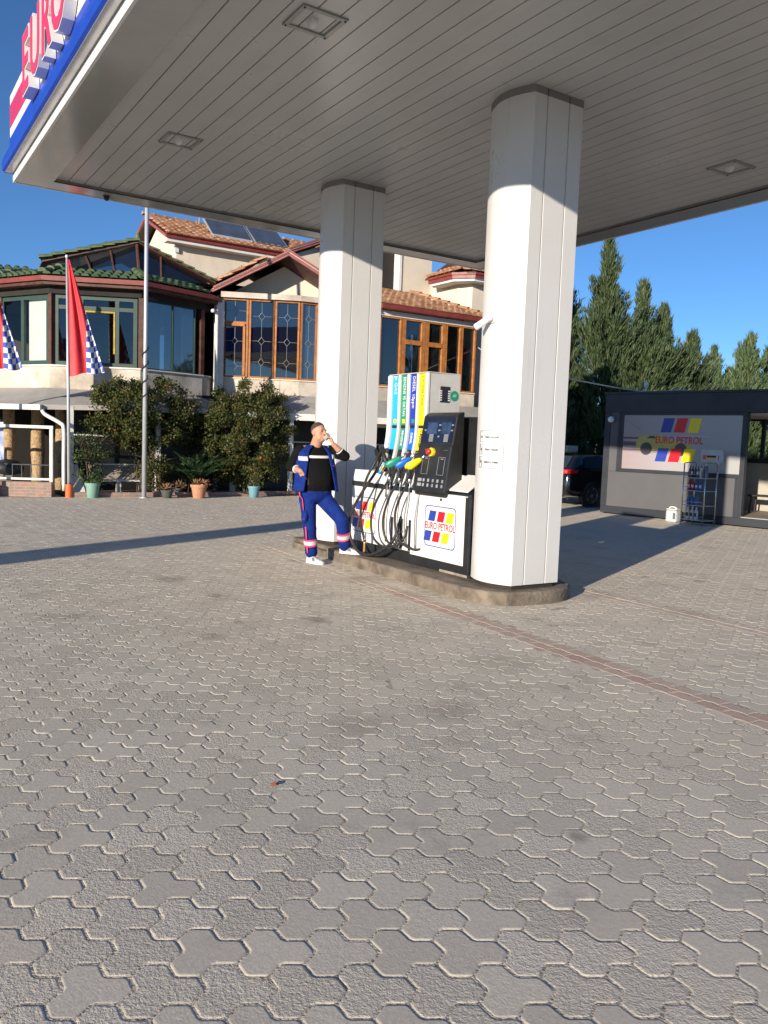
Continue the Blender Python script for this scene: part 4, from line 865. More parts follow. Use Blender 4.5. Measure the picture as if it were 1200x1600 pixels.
mb = MB(); fr4.box(mb, px4(14.40), px4(15.01), 4.62, 4.76, -.12, .01); mb.build('transom', 'wood', w)
w = timber_window(fr4, px4(15.16), px4(15.95), ZA, 5.40, False, fw=.13)
mb = MB(); fr4.box(mb, px4(15.29), px4(15.82), 4.62, 4.76, -.12, .01); mb.build('transom', 'wood', w)
timber_window(fr4, px4(15.97), px4(16.58), ZA, 5.40, False, 'glass', fw=.05); timber_window(fr4, px4(16.60), px4(17.20), ZA, 5.40, False, 'glass', fw=.06)
fr4.box(mbx := MB(), 0, L4+.02, 5.403, 5.56, -.25, .02); mbx.build('head_beam', 'plaster_white', hs)
fr4.box(mbx := MB(), -.1, L4+.25, 5.565, 5.735, .10, .30); mbx.build('gutter', 'trim_red', hs, bevel=.015)
MB().slab([(13.3, 20.93, 5.60), (17.45, 20.93, 5.60), (16.9, 23.9, 6.66), (13.3, 23.9, 6.66)], (0, 0, .06)).build('roof_boards', 'darkwood', hs)
tile_field('roof_tiles', 'terracotta_roof', (13.2, 20.92, 5.685), (1, 0, 0), (0, 2.9, 1.02), 18, 9, keep=lambda s, t: s < 4.28-t*.42, parent=hs, l=.345)
ridge_caps('hip_tiles', M['terracotta_roof'], (17.45, 20.95, 5.76), (16.25, 23.7, 6.75), parent=hs)
# things behind the dark glass: curtain, lamp shade, paper sheets
mb = MB(); mb.slab([(14.62, 21.6, 3.3), (14.78, 21.6, 3.3), (14.78, 21.6, 4.35), (14.70, 21.6, 4.35)], (0, .04, 0)); mb.build('curtain', mat('curtain_green', (.22, .36, .24), .9), hs)
mb = MB(); mb.slab([(14.80, 21.62, 3.3), (14.93, 21.62, 3.3), (14.93, 21.62, 4.5), (14.84, 21.62, 4.45)], (0, .04, 0)); mb.build('curtain', mat('curtain_teal', (.10, .22, .22), .9), hs)
MB().lathe([(.02, .25), (.16, 0)], (16.35, 21.7, 3.95), 14).build('lamp_shade', 'plastic_white', hs, smooth=True)
for k in range(9): MB().box((16.68+.17*(k % 3), 21.5, 3.35+.3*(k//3)), (16.81+.17*(k % 3), 21.51, 3.56+.3*(k//3))).build('pinned_paper', mat('paper', (.30, .40, .28), .9), hs)
MB().box((16.95, 21.5, 4.35), (17.05, 21.6, 4.75)).build('red_vase', 'b_red', hs)
# rooms behind
MB().box((8.9, 25.0, 2.4), (17.2, 25.1, 6.4)).build('room_back', 'dark_room', hs)
MB().prism([(8.9, 22.8), (10.9, 21.8), (13.4, 21.5), (17.0, 21.5), (17.0, 25), (8.9, 25)], 3.0, 3.2).build('room_floor', 'dark_room', hs)
MB().prism([(8.9, 22.8), (10.9, 21.8), (13.4, 21.5), (16.9, 21.5), (16.9, 25), (8.9, 25)], 5.6, 5.66).build('room_ceiling', 'dark_room', hs)
# porch gable over the leaded windows: ridge runs back
GA, GL_, GR = V(10.49, 21.55, 6.78), V(8.78, 22.55, 5.72), V(12.30, 20.62, 5.62)
bk = V(.6, 4.2, 0)
MB().slab([GL_+V(.5, 1.0, -.02), V(GR.x+.45, GR.y+1.0, 5.68), GA+V(.45, .95, -.05)], (.02, .12, 0)).build('gable_wall', 'plaster', hs)
for a, b, nm in ((GL_+V(-.15, .08, -.06), GA, 'verge'), (GR, GA, 'verge')):
    d = b-a
    MB().slab([a, b, b+V(0, 0, .07), a+V(0, 0, .07)], (.06, .1, 0)).build('verge_board', M['verge_red'], hs)
    MB().slab([a+V(0, -.03, .073), b+V(0, -.03, .073), b+V(0, -.03, .10), a+V(0, -.03, .10)], (.08, .14, 0)).build('verge_strip', mat('strip_grey', (.55, .49, .47), .5), hs)
    MB().slab([a+V(0, -.06, .102), b+V(0, -.06, .102), b+V(0, -.06, .155), a+V(0, -.06, .155)], (.08, .14, 0)).build('verge_cap', M['verge_red'], hs)
    MB().slab([a+V(0, .1, .02), b+V(0, .1, .02), b+bk+V(0, .0, .02), a+bk+V(0, 0, .02)], (0, 0, .08)).build('gable_roof', 'darkwood', hs)
tile_field('roof_tiles', 'terracotta_roof', GL_+V(-.15, .3, .15), (.14, 1, 0), GA-GL_, 14, 5, parent=hs, l=.38)
# second gable, further right and higher, half hidden by the far pillar
G2, G2L = V(14.2, 24.6, 8.55), V(12.05, 24.75, 7.62)
MB().slab([V(12.3, 24.9, 5.8), V(16.4, 24.9, 5.8), V(16.4, 24.9, 7.6), G2+V(0, .3, -.1), V(12.3, 24.9, 7.65)], (0, .2, 0)).build('gable_wall', 'plaster', hs)
MB().slab([G2L, G2, G2+V(0, 0, .08), G2L+V(0, 0, .08)], (.05, .12, 0)).build('verge_board', M['verge_red'], hs)
MB().slab([G2L+V(0, -.03, .083), G2+V(0, -.03, .083), G2+V(0, -.03, .12), G2L+V(0, -.03, .12)], (.05, .12, 0)).build('verge_strip', mat('strip_grey2', (.42, .38, .37), .5), hs)
MB().slab([G2L+V(0, -.05, .123), G2+V(0, -.05, .123), G2+V(0, -.05, .18), G2L+V(0, -.05, .18)], (.05, .12, 0)).build('verge_cap', M['verge_red'], hs)
MB().slab([G2L+V(0, .1, .0), G2+V(0, .1, 0), G2+V(0, 3, 0), G2L+V(0, 3, 0)], (0, 0, .06)).build('gable_roof', 'darkwood', hs)
# upper storey with its long eave, gable end and clay tiles
MB().box((8.72, 26.1, 5.3), (16.5, 31, 7.62)).build('upper_wall', 'plaster', hs)
MB().slab([(8.719, 26.1, 7.62), (8.719, 30.0, 7.62), (8.719, 28.05, 8.55)], (.2, 0, 0)).build('gable_end', 'plaster', hs)
MB().slab([(8.25, 25.66, 7.70), (13.2, 25.66, 7.70), (13.2, 25.66, 7.80), (8.25, 25.66, 7.80)], (0, .06, 0)).build('eave_board', 'trim_red', hs)
MB().slab([(8.25, 25.60, 7.803), (13.2, 25.60, 7.803), (13.2, 25.60, 7.87), (8.25, 25.60, 7.87)], (0, .12, 0)).build('eave_cap', 'trim_red', hs, bevel=.01)
MB().box((8.3, 25.725, 7.60), (13.2, 26.098, 7.70)).build('soffit_board', 'plaster_white', hs)
MB().slab([(8.26, 25.73, 7.703), (8.26, 28.05, 8.70), (8.26, 28.05, 8.80), (8.26, 25.73, 7.80)], (.06, 0, 0)).build('verge_board', M['verge_red'], hs)
MB().slab([(8.26, 30.4, 7.703), (8.26, 28.051, 8.70), (8.26, 28.051, 8.80), (8.26, 30.4, 7.80)], (.06, 0, 0)).build('verge_board', M['verge_red'], hs)
MB().slab([(8.325, 25.73, 7.71), (8.325, 28.05, 8.71), (16.0, 28.05, 8.71), (16.0, 25.73, 7.71)], (0, 0, .05)).build('roof_boards', 'darkwood', hs)
MB().slab([(8.325, 30.4, 7.71), (8.325, 28.051, 8.71), (16.0, 28.051, 8.71), (16.0, 30.4, 7.71)], (0, 0, .05)).build('roof_boards', 'darkwood', hs)
MB().slab([(8.33, 25.74, 7.66), (8.33, 28.04, 8.66), (8.70, 28.04, 8.66), (8.70, 25.74, 7.66)], (0, 0, .03)).build('gable_soffit', 'plaster_white', hs)
tile_field('roof_tiles', 'terracotta_roof', (8.27, 25.62, 7.80), (1, 0, 0), (0, 2.32, 1.0), 33, 7, parent=hs, l=.36)
ridge_caps('ridge_tiles', M['terracotta_roof'], (8.2, 28.05, 8.85), (16.0, 28.05, 8.85), parent=hs)
MB().box((8.66, 26.02, 7.36), (8.78, 26.1, 7.52)).build('wall_lamp', 'plastic_white', hs)
# tower wing at the right
MB().box((15.95, 24.0, 5.4), (17.30, 24.2, 10.0)).build('wing_wall', 'plaster', hs)
MB().box((13.2, 24.3, 5.4), (15.9, 24.4, 10.0)).build('opening_shade', 'dark_room', hs)  # flat slab, the opening's shade put into its near-black colour
MB().box((15.9, 23.96, 5.4), (16.0, 24.3, 10.0)).build('opening_jamb', 'plaster_white', hs)
MB().prism([(17.30, 25), (17.30, 22.4), (17.55, 21.95), (20.5, 21.95), (20.5, 25)], 0, 7.15).build('wing_wall', 'plaster', hs)
ev = [(16.75, 23.4), (16.75, 22.05), (17.25, 21.45), (21, 21.45)]
band(MB(), ev, -.06, 0, 7.06, 7.17).build('eave_board', 'trim_red', hs)
band(MB(), ev, -.10, .04, 7.173, 7.25).build('eave_cap', 'trim_red', hs)
MB().prism([(16.82, 23.4), (16.82, 22.08), (17.28, 21.53), (21, 21.53), (21, 23.4)], 6.98, 7.055).build('soffit_board', 'plaster_white', hs)
tile_field('roof_tiles', 'terracotta_roof', (17.2, 21.4, 7.26), (1, 0, 0), (0, 2.4, 1.05), 16, 6, keep=lambda s, t: s > t*.45-.1, parent=hs)
tile_field('roof_tiles', 'terracotta_roof', (16.72, 23.6, 7.26), (.0, -1, 0), (2.4, 0, 1.05), 7, 6, keep=lambda s, t: s < 1.7+0*t and t < 1.6, parent=hs)
MB().slab([(17.2, 21.42, 7.2), (21, 21.42, 7.2), (21, 23.8, 8.2), (18.2, 23.8, 8.2)], (0, 0, .05)).build('roof_boards', 'darkwood', hs)
MB().slab([(16.74, 23.6, 7.2), (16.74, 22.05, 7.2), (17.2, 21.42, 7.2), (18.2, 23.8, 8.2)], (0, 0, .05)).build('roof_boards', 'darkwood', hs)
ridge_caps('hip_tiles', M['terracotta_roof'], (17.0, 21.6, 7.3), (18.2, 23.8, 8.3), parent=hs)
# solar collectors on the upper roof
for k, (x0, x1, y0, z0, y1, z1) in enumerate(((9.95, 11.4, 26.2, 8.12, 27.5, 9.15), (11.5, 12.75, 26.1, 8.02, 27.4, 8.98))):
    t = thing('solar_collector', ('left flat solar collector on the clay roof with a tall rear frame', 'right flat solar collector on the clay roof near the porch gable')[k], 'solar panel', ((x0+x1)/2, (y0+y1)/2, z0-.1), 'solar collectors on the upper roof')
    MB().slab([(x0, y0, z0), (x1, y0, z0), (x1, y1, z1), (x0, y1, z1)], (0, 0, .05)).build('frame', 'galv', t)
    MB().slab([(x0+.04, y0+.03, z0+.07), (x1-.04, y0+.03, z0+.07), (x1-.04, y1-.04, z1+.03), (x0+.04, y1-.04, z1+.03)], (0, -.004, .006)).build('absorber', 'solar', t)
    for xx in (x0+.05, x1-.05): MB().tube([(xx, y1, z1), (xx, y1+.1, z1-.45)], .02, 6).build('support', 'galv', t); MB().tube([(xx, y0-.05, z0-.02), (xx, y1, z1-.02)], .022, 6).build('support', 'galv', t)
MB().tube([(9.6, 26.1, 8.05), (9.95, 26.5, 8.30), (12.6, 26.05, 7.98)], .022, 6).build('pipe', 'rubber', t)
# lean-to in front of the house and the dark porch behind it
aw2 = thing('house_awning', 'shaded grey lean to roof along the cream house behind the drinking man', 'awning', (13, 20.6, 0))
front = [(8.95, 20.95), (10.9, 20.2), (13.3, 19.9), (18.4, 19.9)]; back = [(8.86, 22.48), (10.88, 21.47), (13.4, 21.17), (18.4, 21.17)]; n = 4
mb = MB(); mb.add([(*p, 2.25) for p in front]+[(*p, 2.82) for p in back]+[(*p, 2.20) for p in front]+[(*p, 2.77) for p in back], [(i, i+1, n+i+1, n+i) for i in range(n-1)]+[(2*n+i+1, 2*n+i, 3*n+i, 3*n+i+1) for i in range(n-1)])
mb.build('sheet', 'awning', aw2)
band(MB(), front, .005, .05, 2.08, 2.26).build('edge_board', 'white_metal', aw2)
for p in ((9.05, 20.98), (10.2, 20.5), (11.6, 20.15), (13.35, 19.98), (16.0, 19.98)): MB().box((p[0]-.05, p[1]-.02, 0), (p[0]+.05, p[1]+.08, 2.19)).build('post', 'white_metal', aw2)
pw = thing('porch_glass_wall', 'porch glass wall coloured near black for its shade, with thin white rails behind the bushes', 'wall', (9, 22, 0))
mb = MB(); mb.add([(4.5, 22.6, 0), (10.9, 21.8, 0), (18.4, 21.6, 0), (4.5, 22.6, 2.6), (10.9, 21.8, 2.75), (18.4, 21.6, 2.75)], [(0, 1, 4, 3), (1, 2, 5, 4)]); mb.build('panel', mat('porch_shade', (.012, .013, .014), .35, var=.4, vs=2), pw)  # near-black sheet carries the porch shade in its colour
mb = MB()
for a, b in (((4.5, 22.5), (10.9, 21.7)), ((10.9, 21.7), (18.4, 21.5))):
    f_, L_ = frame_between(a, b)
    f_.box(mb, 0, L_, 1.45, 1.49, -.02, .02)
mb.build('rail', 'white_metal', pw)
MB().box((13.5, 21.35, 2.0), (14.4, 21.4, 2.1)).build('sign_board', 'plaster_white', pw)

# ------------------------------------------------------------------ cypress trees behind the kiosk
def blades(base, dirs, L, wd, nrm_j=.5):
    """tapered four-cornered leaf blades: base points, directions, lengths, widths -> verts, quads"""
    n = len(base); d = dirs/np.linalg.norm(dirs, axis=1, keepdims=True); r = rng.normal(size=(n, 3)); s = np.cross(d, r); s /= np.linalg.norm(s, axis=1, keepdims=True)+1e-9
    L = np.asarray(L).reshape(-1, 1); wd = np.asarray(wd).reshape(-1, 1)
    v = np.stack([base, base+d*L*.45+s*wd/2, base+d*L, base+d*L*.45-s*wd/2], 1).reshape(-1, 3)
    return v, np.arange(4*n).reshape(-1, 4)
def cypress(x, y, h, rad, label, group, dens=1.0, m='cypress', lean=0, tip=.0):
    t = thing('cypress_tree', label, 'tree', (x, y, 0), group)
    MB().tube([(x, y, -.05), (x+.02, y, h*.4), (x+lean*.6, y, h*.75), (x+lean, y, h-.15)], [.16, .11, .05, .01], 8).build('trunk', 'trunk', t, smooth=True)
    nb = int(380*dens*h/7); B = []; D = []; Ls = []
    lump = rng.uniform(0, 6.28, 3)
    for i in range(nb):
        f = (i+rng.random())/nb; z = .25+f*(h-.35)
        R_ = rad*(1-f)**1.12*(.82+.26*math.sin(f*11+lump[0]))*min(1, .6+f*3.0)*1.22+.03
        a = i*2.39996+rng.normal()*.3; R_ *= rng.uniform(.62, 1.28)*(1+.18*math.sin(3*a+lump[1]+f*6))
        el = R(32+42*f+rng.normal()*8); o = np.array([x+lean*f, y, z]); dr = np.array([math.cos(a)*math.cos(el), math.sin(a)*math.cos(el), math.sin(el)])
        Lb = R_/max(.25, math.cos(el)); Lb = min(Lb, 1.15*rad+.2); k = max(7, int(30*Lb))
        ts = rng.uniform(.25, 1, k)**.8; pts = o+dr*(ts*Lb)[:, None]; pts[:, 2] += .10*Lb*ts**2
        spread = .085*Lb*(1.2-ts)+.012; pts += rng.normal(size=(k, 3))*spread[:, None]
        dd = dr+rng.normal(size=(k, 3))*.26; dd[:, 2] += .55
        B.append(pts); D.append(dd); Ls.append(rng.uniform(.13, .30, k))
    B = np.concatenate(B); D = np.concatenate(D); Ls = np.concatenate(Ls)
    B = np.repeat(B, 4, 0)+rng.normal(size=(len(B)*4, 3))*.03; D = np.repeat(D, 4, 0)+rng.normal(size=(len(D)*4, 3))*.20; Ls = np.repeat(Ls, 4)*rng.uniform(.7, 1.2, len(Ls)*4)
    v, f = blades(B-np.array([x, y, 0]), D, Ls, Ls*.10+.008)
    mesh_np('crown', v, f, m, t); return t
G = 'cypresses behind the site office'
for a in [(17.6, 18.6, 6.1, 1.2, 'dark cypress directly right of the near pillar edge'), (18.55, 18.7, 7.2, 1.15, 'second tallest cypress between the near pillar and the tallest one'), (19.35, 17.5, 7.85, 1.3, 'tallest pointed cypress standing behind the parked black car'), (20.2, 17.0, 6.6, 1.15, 'cypress with a bent tip just right of the tallest one'), (21.1, 16.9, 5.95, 1.2, 'broad cypress fourth from the pillar above the office roof'), (22.5, 17.0, 5.25, 1.25, 'lowest cypress at the right end of the dark row'), (19.3, 19.4, 6.3, 1.3, 'cypress in the rear rank filling the gap left of the tallest')]:
    cypress(*a[:4], a[4], G, lean=rng.normal()*.12)
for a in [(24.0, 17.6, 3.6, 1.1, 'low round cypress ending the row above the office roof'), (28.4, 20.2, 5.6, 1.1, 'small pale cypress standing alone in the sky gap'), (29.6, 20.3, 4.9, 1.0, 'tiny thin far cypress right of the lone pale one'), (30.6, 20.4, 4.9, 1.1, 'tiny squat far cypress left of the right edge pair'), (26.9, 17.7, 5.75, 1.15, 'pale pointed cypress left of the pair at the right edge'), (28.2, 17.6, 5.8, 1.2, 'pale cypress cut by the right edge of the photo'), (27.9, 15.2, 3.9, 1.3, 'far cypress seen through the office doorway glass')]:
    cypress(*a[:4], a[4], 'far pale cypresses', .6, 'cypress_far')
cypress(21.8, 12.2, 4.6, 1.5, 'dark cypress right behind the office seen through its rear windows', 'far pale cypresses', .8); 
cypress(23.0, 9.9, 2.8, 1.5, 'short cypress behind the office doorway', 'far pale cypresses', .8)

# ------------------------------------------------------------------ shrubs, cycad, pots
def shrub(x, y, h, rx, ry, n, label, name='garden_shrub', base_gap=.35, m='shrub', leaf=.075, stems=6, cat='bush', group='tall shrubs in the planting bed', cz=None):
    t = thing(name, label, cat, (x, y, 0), group); mb = MB(); tips = []
    for k in range(stems):
        a = 2*PI*k/stems+rng.normal()*.4; q = rng.uniform(.35, .95); p0 = V(x+.1*math.cos(a), y+.1*math.sin(a), 0); tp = V(x+rx*q*math.cos(a), y+ry*q*math.sin(a), h*rng.uniform(.6, .95)); md = p0.lerp(tp, .45)+V(-.12*math.cos(a)*rx, -.12*math.sin(a)*ry, .1)
        P = cr([p0, md, tp], 5); mb.tube(P, [max(.006, .028*(1-i/len(P))) for i in range(len(P))], 6)
        for j in range(5):
            b0 = P[int(len(P)*rng.uniform(.3, .9))]; b1 = b0+V(rng.normal()*.35*rx, rng.normal()*.35*ry, rng.uniform(.1, .4)*h*.5); mb.tube([b0, b0.lerp(b1, .5)+V(0, 0, .04), b1], [.011, .007, .003], 5); tips.append(b1)
    mb.build('stems', 'trunk', t, smooth=True)
    # clumps through the crown's volume, with gaps
    nc = int(46*rx*h); C = []
    while len(C) < nc:
        u = rng.normal(size=3); u /= np.linalg.norm(u); rr = rng.uniform(.35, 1.0)**.6; c = np.array([x+u[0]*rx*rr, y+u[1]*ry*rr, h*(.5+base_gap*.5)+u[2]*h*(.5-base_gap*.5)*rr])
        C.append((c, rng.uniform(.12, .30)))
    per = n//nc; B = []
    for c, s in C:
        w = rng.normal(size=(per, 3)); w /= np.linalg.norm(w, axis=1, keepdims=True); B.append(c+w*(s*rng.uniform(.2, 1.0, per)**.7)[:, None]*np.array([1, 1, .9]))
    B = np.concatenate(B); D = rng.normal(size=B.shape); D[:, 2] += .35; L = rng.uniform(.6, 1.2, len(B))*leaf
    v, f = blades(B-np.array([x, y, 0]), D, L, L*.55); mesh_np('leaves', v, f, m, t); return t
shrub(6.15, 20.95, 3.05, 1.45, .85, 27000, 'tall loose evergreen shrub with bare lower stems behind the thin steel pole', base_gap=.36, stems=7)
shrub(9.05, 20.75, 3.15, 1.42, .9, 38000, 'dense olive shrub with orange leaves between the steel pole and the man', base_gap=.05, stems=9)
shrub(7.55, 21.55, 2.5, .75, .5, 4500, 'darker shrub top in the gap between the two tall shrubs', base_gap=.55, stems=5)
shrub(6.35, 20.25, 1.15, .38, .32, 2600, 'knee high yellowing shrub at the foot of the steel pole', base_gap=0, leaf=.06, group='low plants along the bed')
shrub(4.85, 20.55, 1.75, .40, .3, 1900, 'slim dark climbing shrub right of the orange flag base', base_gap=.15, leaf=.06, m='plant', group='low plants along the bed')
def pot_plant(x, y, label, m, r, hh, kind, g='pots along the kerb'):
    t = thing('plant_pot', label, 'plant pot', (x, y, 0), g); z0 = .0
    MB().lathe([(r*.68, z0), (r*.72, z0+.01), (r*.95, z0+hh*.8), (r*1.06, z0+hh*.8), (r*1.08, z0+hh), (r*.93, z0+hh), (r*.9, z0+hh*.9)], (x, y, 0), 22).build('pot', m, t, smooth=35)
    MB().lathe([(r*.9, 0), (r*.88, .012), (.01, .015)], (x, y, hh*.86), 16).build('soil', 'soil', t)
    z = hh*.9
    if kind == 'succulent':
        B = []; D = []; L = []
        for k in range(9):
            c = np.array([x+rng.normal()*r*.5, y+rng.normal()*r*.5, z+rng.uniform(.02, .1)])
            for j in range(13): a = rng.uniform(0, 6.28); e = rng.uniform(.1, 1.3); B.append(c); D.append([math.cos(a)*math.cos(e), math.sin(a)*math.cos(e), math.sin(e)]); L.append(rng.uniform(.07, .17))
        v, f = blades(np.array(B)-np.array([x, y, 0]), np.array(D), L, np.array(L)*.28)
        mesh_np('leaves', v, f, 'succulent', t)
    else:
        n, H_, sp, mm = dict(low=(260, .16, r*1.1, 'plant'), tall=(420, .75, r*1.25, 'shrub'))[kind]
        B = np.stack([x+rng.normal(size=n)*sp*.6, y+rng.normal(size=n)*sp*.6, z+rng.random(n)*H_], 1); D = rng.normal(size=(n, 3)); D[:, 2] += .8; L = rng.uniform(.05, .10, n)
        v, f = blades(B-np.array([x, y, 0]), D, L, L*.5); mesh_np('leaves', v, f, mm, t)
        mb = MB()
        for k in range(5): mb.tube([(x+rng.normal()*.02, y+rng.normal()*.02, z-.03), (x+rng.normal()*sp*.5, y+rng.normal()*sp*.5, z+H_*.8)], [.009, .003], 5)
        mb.build('stems', 'trunk', t)
        if kind == 'tall': MB().ell((x+.12, y-.12, z+H_+.02), (.035, .035, .04)).build('flower', 'flower', t, smooth=True)
    return t
pot_plant(4.72, 19.98, 'mint green pot with bushy herb left of the steel pole', 'pot_mint', .17, .36, 'low')
pot_plant(6.42, 19.66, 'small dark pot of russet succulents right beside the steel pole', 'pot_dark', .15, .2, 'succulent')
pot_plant(7.22, 19.62, 'terracotta pot of reddish succulents in front of the cycad', 'pot_terra', .2, .34, 'succulent')
pot_plant(8.74, 19.68, 'pale blue pot with tall stems and a red flower below the dense shrub', 'pot_blue', .155, .3, 'tall')
pot_plant(6.85, 20.15, 'low brownish potted plant half hidden between cycad and dark pot', 'pot_dark', .13, .22, 'succulent')
# cycad
cy = thing('cycad', 'dark green cycad with arching fronds right of the steel pole', 'palm', (7.40, 20.40, 0))
MB().lathe([(.12, 0), (.15, .1), (.14, .28), (.05, .34)], (7.40, 20.40, 0), 12).build('trunk', 'trunk', cy, smooth=True)
B = []; D = []; L = []; rb = MB()
for k in range(34):
    a = k*2.39996; e0 = rng.uniform(.6, 1.4); Lf = rng.uniform(.95, 1.35); dr = np.array([math.cos(a), math.sin(a), 0]); P = []
    p = np.array([7.40, 20.40, .3]); e = e0
    for i in range(14):
        P.append(p.copy()); p = p+(dr*math.cos(e)+np.array([0, 0, math.sin(e)]))*Lf/14; e -= .055
    rb.tube([tuple(q) for q in P], [.008-.0005*i for i in range(14)], 4); sd_ = np.cross(dr, [0, 0, 1])
    for i in range(2, 14):
        fwd = P[i]-P[i-1]; fwd /= np.linalg.norm(fwd)
        for j in (0, .5):
            for s in (-1, 1):
                b = P[i]-(P[i]-P[i-1])*j; B.append(b); D.append(sd_*s*.8+fwd*.75+np.array([0, 0, .12])); L.append(.17*math.sin(PI*(i/14)**.8)+.06)
rb.build('frond_ribs', 'palm', cy); L = np.array(L); v, f = blades(np.array(B)-np.array([7.40, 20.40, 0]), np.array(D), L, L*.12+.004); mesh_np('fronds', v, f, 'palm', cy)
# bed: kerb of bricks, soil
def brick_mat(name, c1, c2, mortar, sc):
    m, t, b = principled(name); N = t.nodes; L = t.links; tc = N.new('ShaderNodeTexCoord'); mp = N.new('ShaderNodeMapping'); mp.inputs['Rotation'].default_value = (PI/2, 0, 0)
    bk = N.new('ShaderNodeTexBrick'); bk.inputs['Scale'].default_value = sc; bk.inputs['Color1'].default_value = (*c1, 1); bk.inputs['Color2'].default_value = (*c2, 1); bk.inputs['Mortar'].default_value = (*mortar, 1); bk.inputs['Mortar Size'].default_value = .025
    bk.inputs['Brick Width'].default_value = .5; bk.inputs['Row Height'].default_value = .16
    L.new(tc.outputs['Object'], mp.inputs[0]); L.new(mp.outputs[0], bk.inputs['Vector']); nz = N.new('ShaderNodeTexNoise'); nz.inputs['Scale'].default_value = 9; L.new(tc.outputs['Object'], nz.inputs[0])
    mx = N.new('ShaderNodeMix'); mx.data_type = 'RGBA'; mx.blend_type = 'MULTIPLY'; mx.inputs['Factor'].default_value = .7; L.new(bk.outputs['Color'], mx.inputs['A']); L.new(nz.outputs['Color'], mx.inputs['B']); 
    hs_ = N.new('ShaderNodeBrightContrast'); hs_.inputs['Bright'].default_value = .08; L.new(mx.outputs['Result'], hs_.inputs[0]); L.new(hs_.outputs[0], b.inputs['Base Color']); b.inputs['Roughness'].default_value = .95
    bp = N.new('ShaderNodeBump'); bp.inputs['Strength'].default_value = .5; bp.inputs['Distance'].default_value = .01; L.new(bk.outputs['Fac'], bp.inputs['Height']); bp.invert = True; L.new(bp.outputs[0], b.inputs['Normal']); return m
M['brick'] = brick_mat('old_brick', (.42, .20, .12), (.34, .17, .11), (.36, .31, .26), 2.2)
kb = thing('bed_kerb', 'low worn brick kerb edging the planting bed', 'kerb', (7.5, 20.0, 0))
pts = [(4.25, 20.12), (5.6, 20.0), (7.2, 19.98), (9.0, 20.05), (10.6, 20.35), (13.3, 20.0), (18.4, 19.9)]
band(MB(), pts, -.12, 0, -.02, .12).build('bricks', 'brick', kb, bevel=.01)
mb = MB(); mb.add([(4.2, 20.2, .02), (6, 20.08, .02), (9, 20.15, .02), (18, 20.0, .02), (18, 23, .02), (4.2, 23, .02)], [tuple(range(6))]); tag(mb.build('bed_soil', 'soil'), kind='structure')
tag(MB().add([(-9, 20.28, -.03), (26, 20.28, -.03), (26, 26, -.03), (-9, 26, -.03)], [(0, 1, 2, 3)]).build('verge', mat('verge_dust', (.36, .32, .26), .95, bump=.4, vs=2)), kind='structure')
sb = thing('stone_bench', 'weathered white framed stone slabs lying behind the flag pole', 'bench', (5.3, 21.0, 0))
MB().slab([(4.95, 21.1, .38), (6.25, 21.0, .38), (6.25, 21.3, .74), (4.95, 21.4, .74)], (0, .05, .0)).build('backrest', 'stone', sb, bevel=.01)
MB().slab([(4.9, 20.9, .33), (6.2, 20.82, .33), (6.25, 21.05, .33), (4.95, 21.1, .33)], (0, 0, .05)).build('seat', 'plaster_white', sb, bevel=.01)
for xx in (5.0, 5.55, 6.1): MB().box((xx, 20.95, 0), (xx+.1, 21.08, .329)).build('leg', 'plaster_white', sb)
MB().slab([(4.45, 20.75, .05), (4.75, 20.75, .05), (4.60, 21.0, .75), (4.38, 21.0, .75)], (0, .05, 0)).build('leaning_slab', 'plaster_white', sb, bevel=.008)
MB().tube([(4.9, 21.08, .755), (6.3, 20.98, .765)], .018, 6).build('top_rail', 'white_metal', sb)
# fence of white rails on a brick plinth at the left edge
fe = thing('garden_fence', 'white railed fence on a low brick wall at the left edge', 'fence', (2.9, 20.7, 0))
f_, L_ = frame_between((.6, 22.1), (3.98, 20.42))
mb = MB(); f_.box(mb, 0, L_-.1, -.03, .33, -.25, 0); mb.build('brick_plinth', 'brick', fe, bevel=.012)
mb = MB(); f_.box(mb, L_-1.45, L_-1.3, -.03, .345, .0, .05); mb.build('plinth_pier', 'brick', fe)
for s in (.2, L_-1.45, L_-.14): mb = MB(); f_.box(mb, s-.035, s+.035, .335, 1.62, -.16, -.09); mb.build('post', 'white_metal', fe)
mb = MB(); f_.box(mb, .2, L_-.1, 1.60, 1.67, -.165, -.085); mb.build('top_rail', 'white_metal', fe)
mb = MB(); f_.box(mb, .2, L_-.1, .37, .42, -.15, -.10); mb.build('bottom_rail', 'white_metal', fe)
for s in np.arange(L_-1.25, L_-.35, .21): mb = MB(); f_.box(mb, s, s+.02, .42, .74, -.145, -.125); mb.build('picket', 'anthracite', fe)
mb = MB(); f_.box(mb, L_-1.4, L_-.2, .72, .745, -.15, -.12); mb.build('picket_rail', 'anthracite', fe)
ct = thing('blue_white_awning_sheet', 'blue and white printed sheet hanging behind the left fence', 'sheet', (2.7, 21.5, .6))
mb = MB(); ww = [(2.35+.09*k, 21.75-.045*k+.05*math.sin(k*1.6)) for k in range(8)]
mb.add([(a, b, .75) for a, b in ww]+[(a, b, 1.72) for a, b in ww], [(k, k+1, 9+k, 8+k) for k in range(7)])
mb.build('cloth', mat('sheet_print', (.55, .60, .66), .8, vs=3.5, col2=(.03, .10, .35)), ct, smooth=True)
gr2 = thing('covered_barbecue', 'dark covered barbecue behind the white fence', 'barbecue', (3.1, 21.2, 0))
MB().ell((3.05, 21.3, .62), (.38, .3, .22)).build('cover', 'rubber', gr2, smooth=True)
MB().box((2.75, 21.1, 0), (3.35, 21.5, .5)).build('base', 'stone', gr2, bevel=.03)

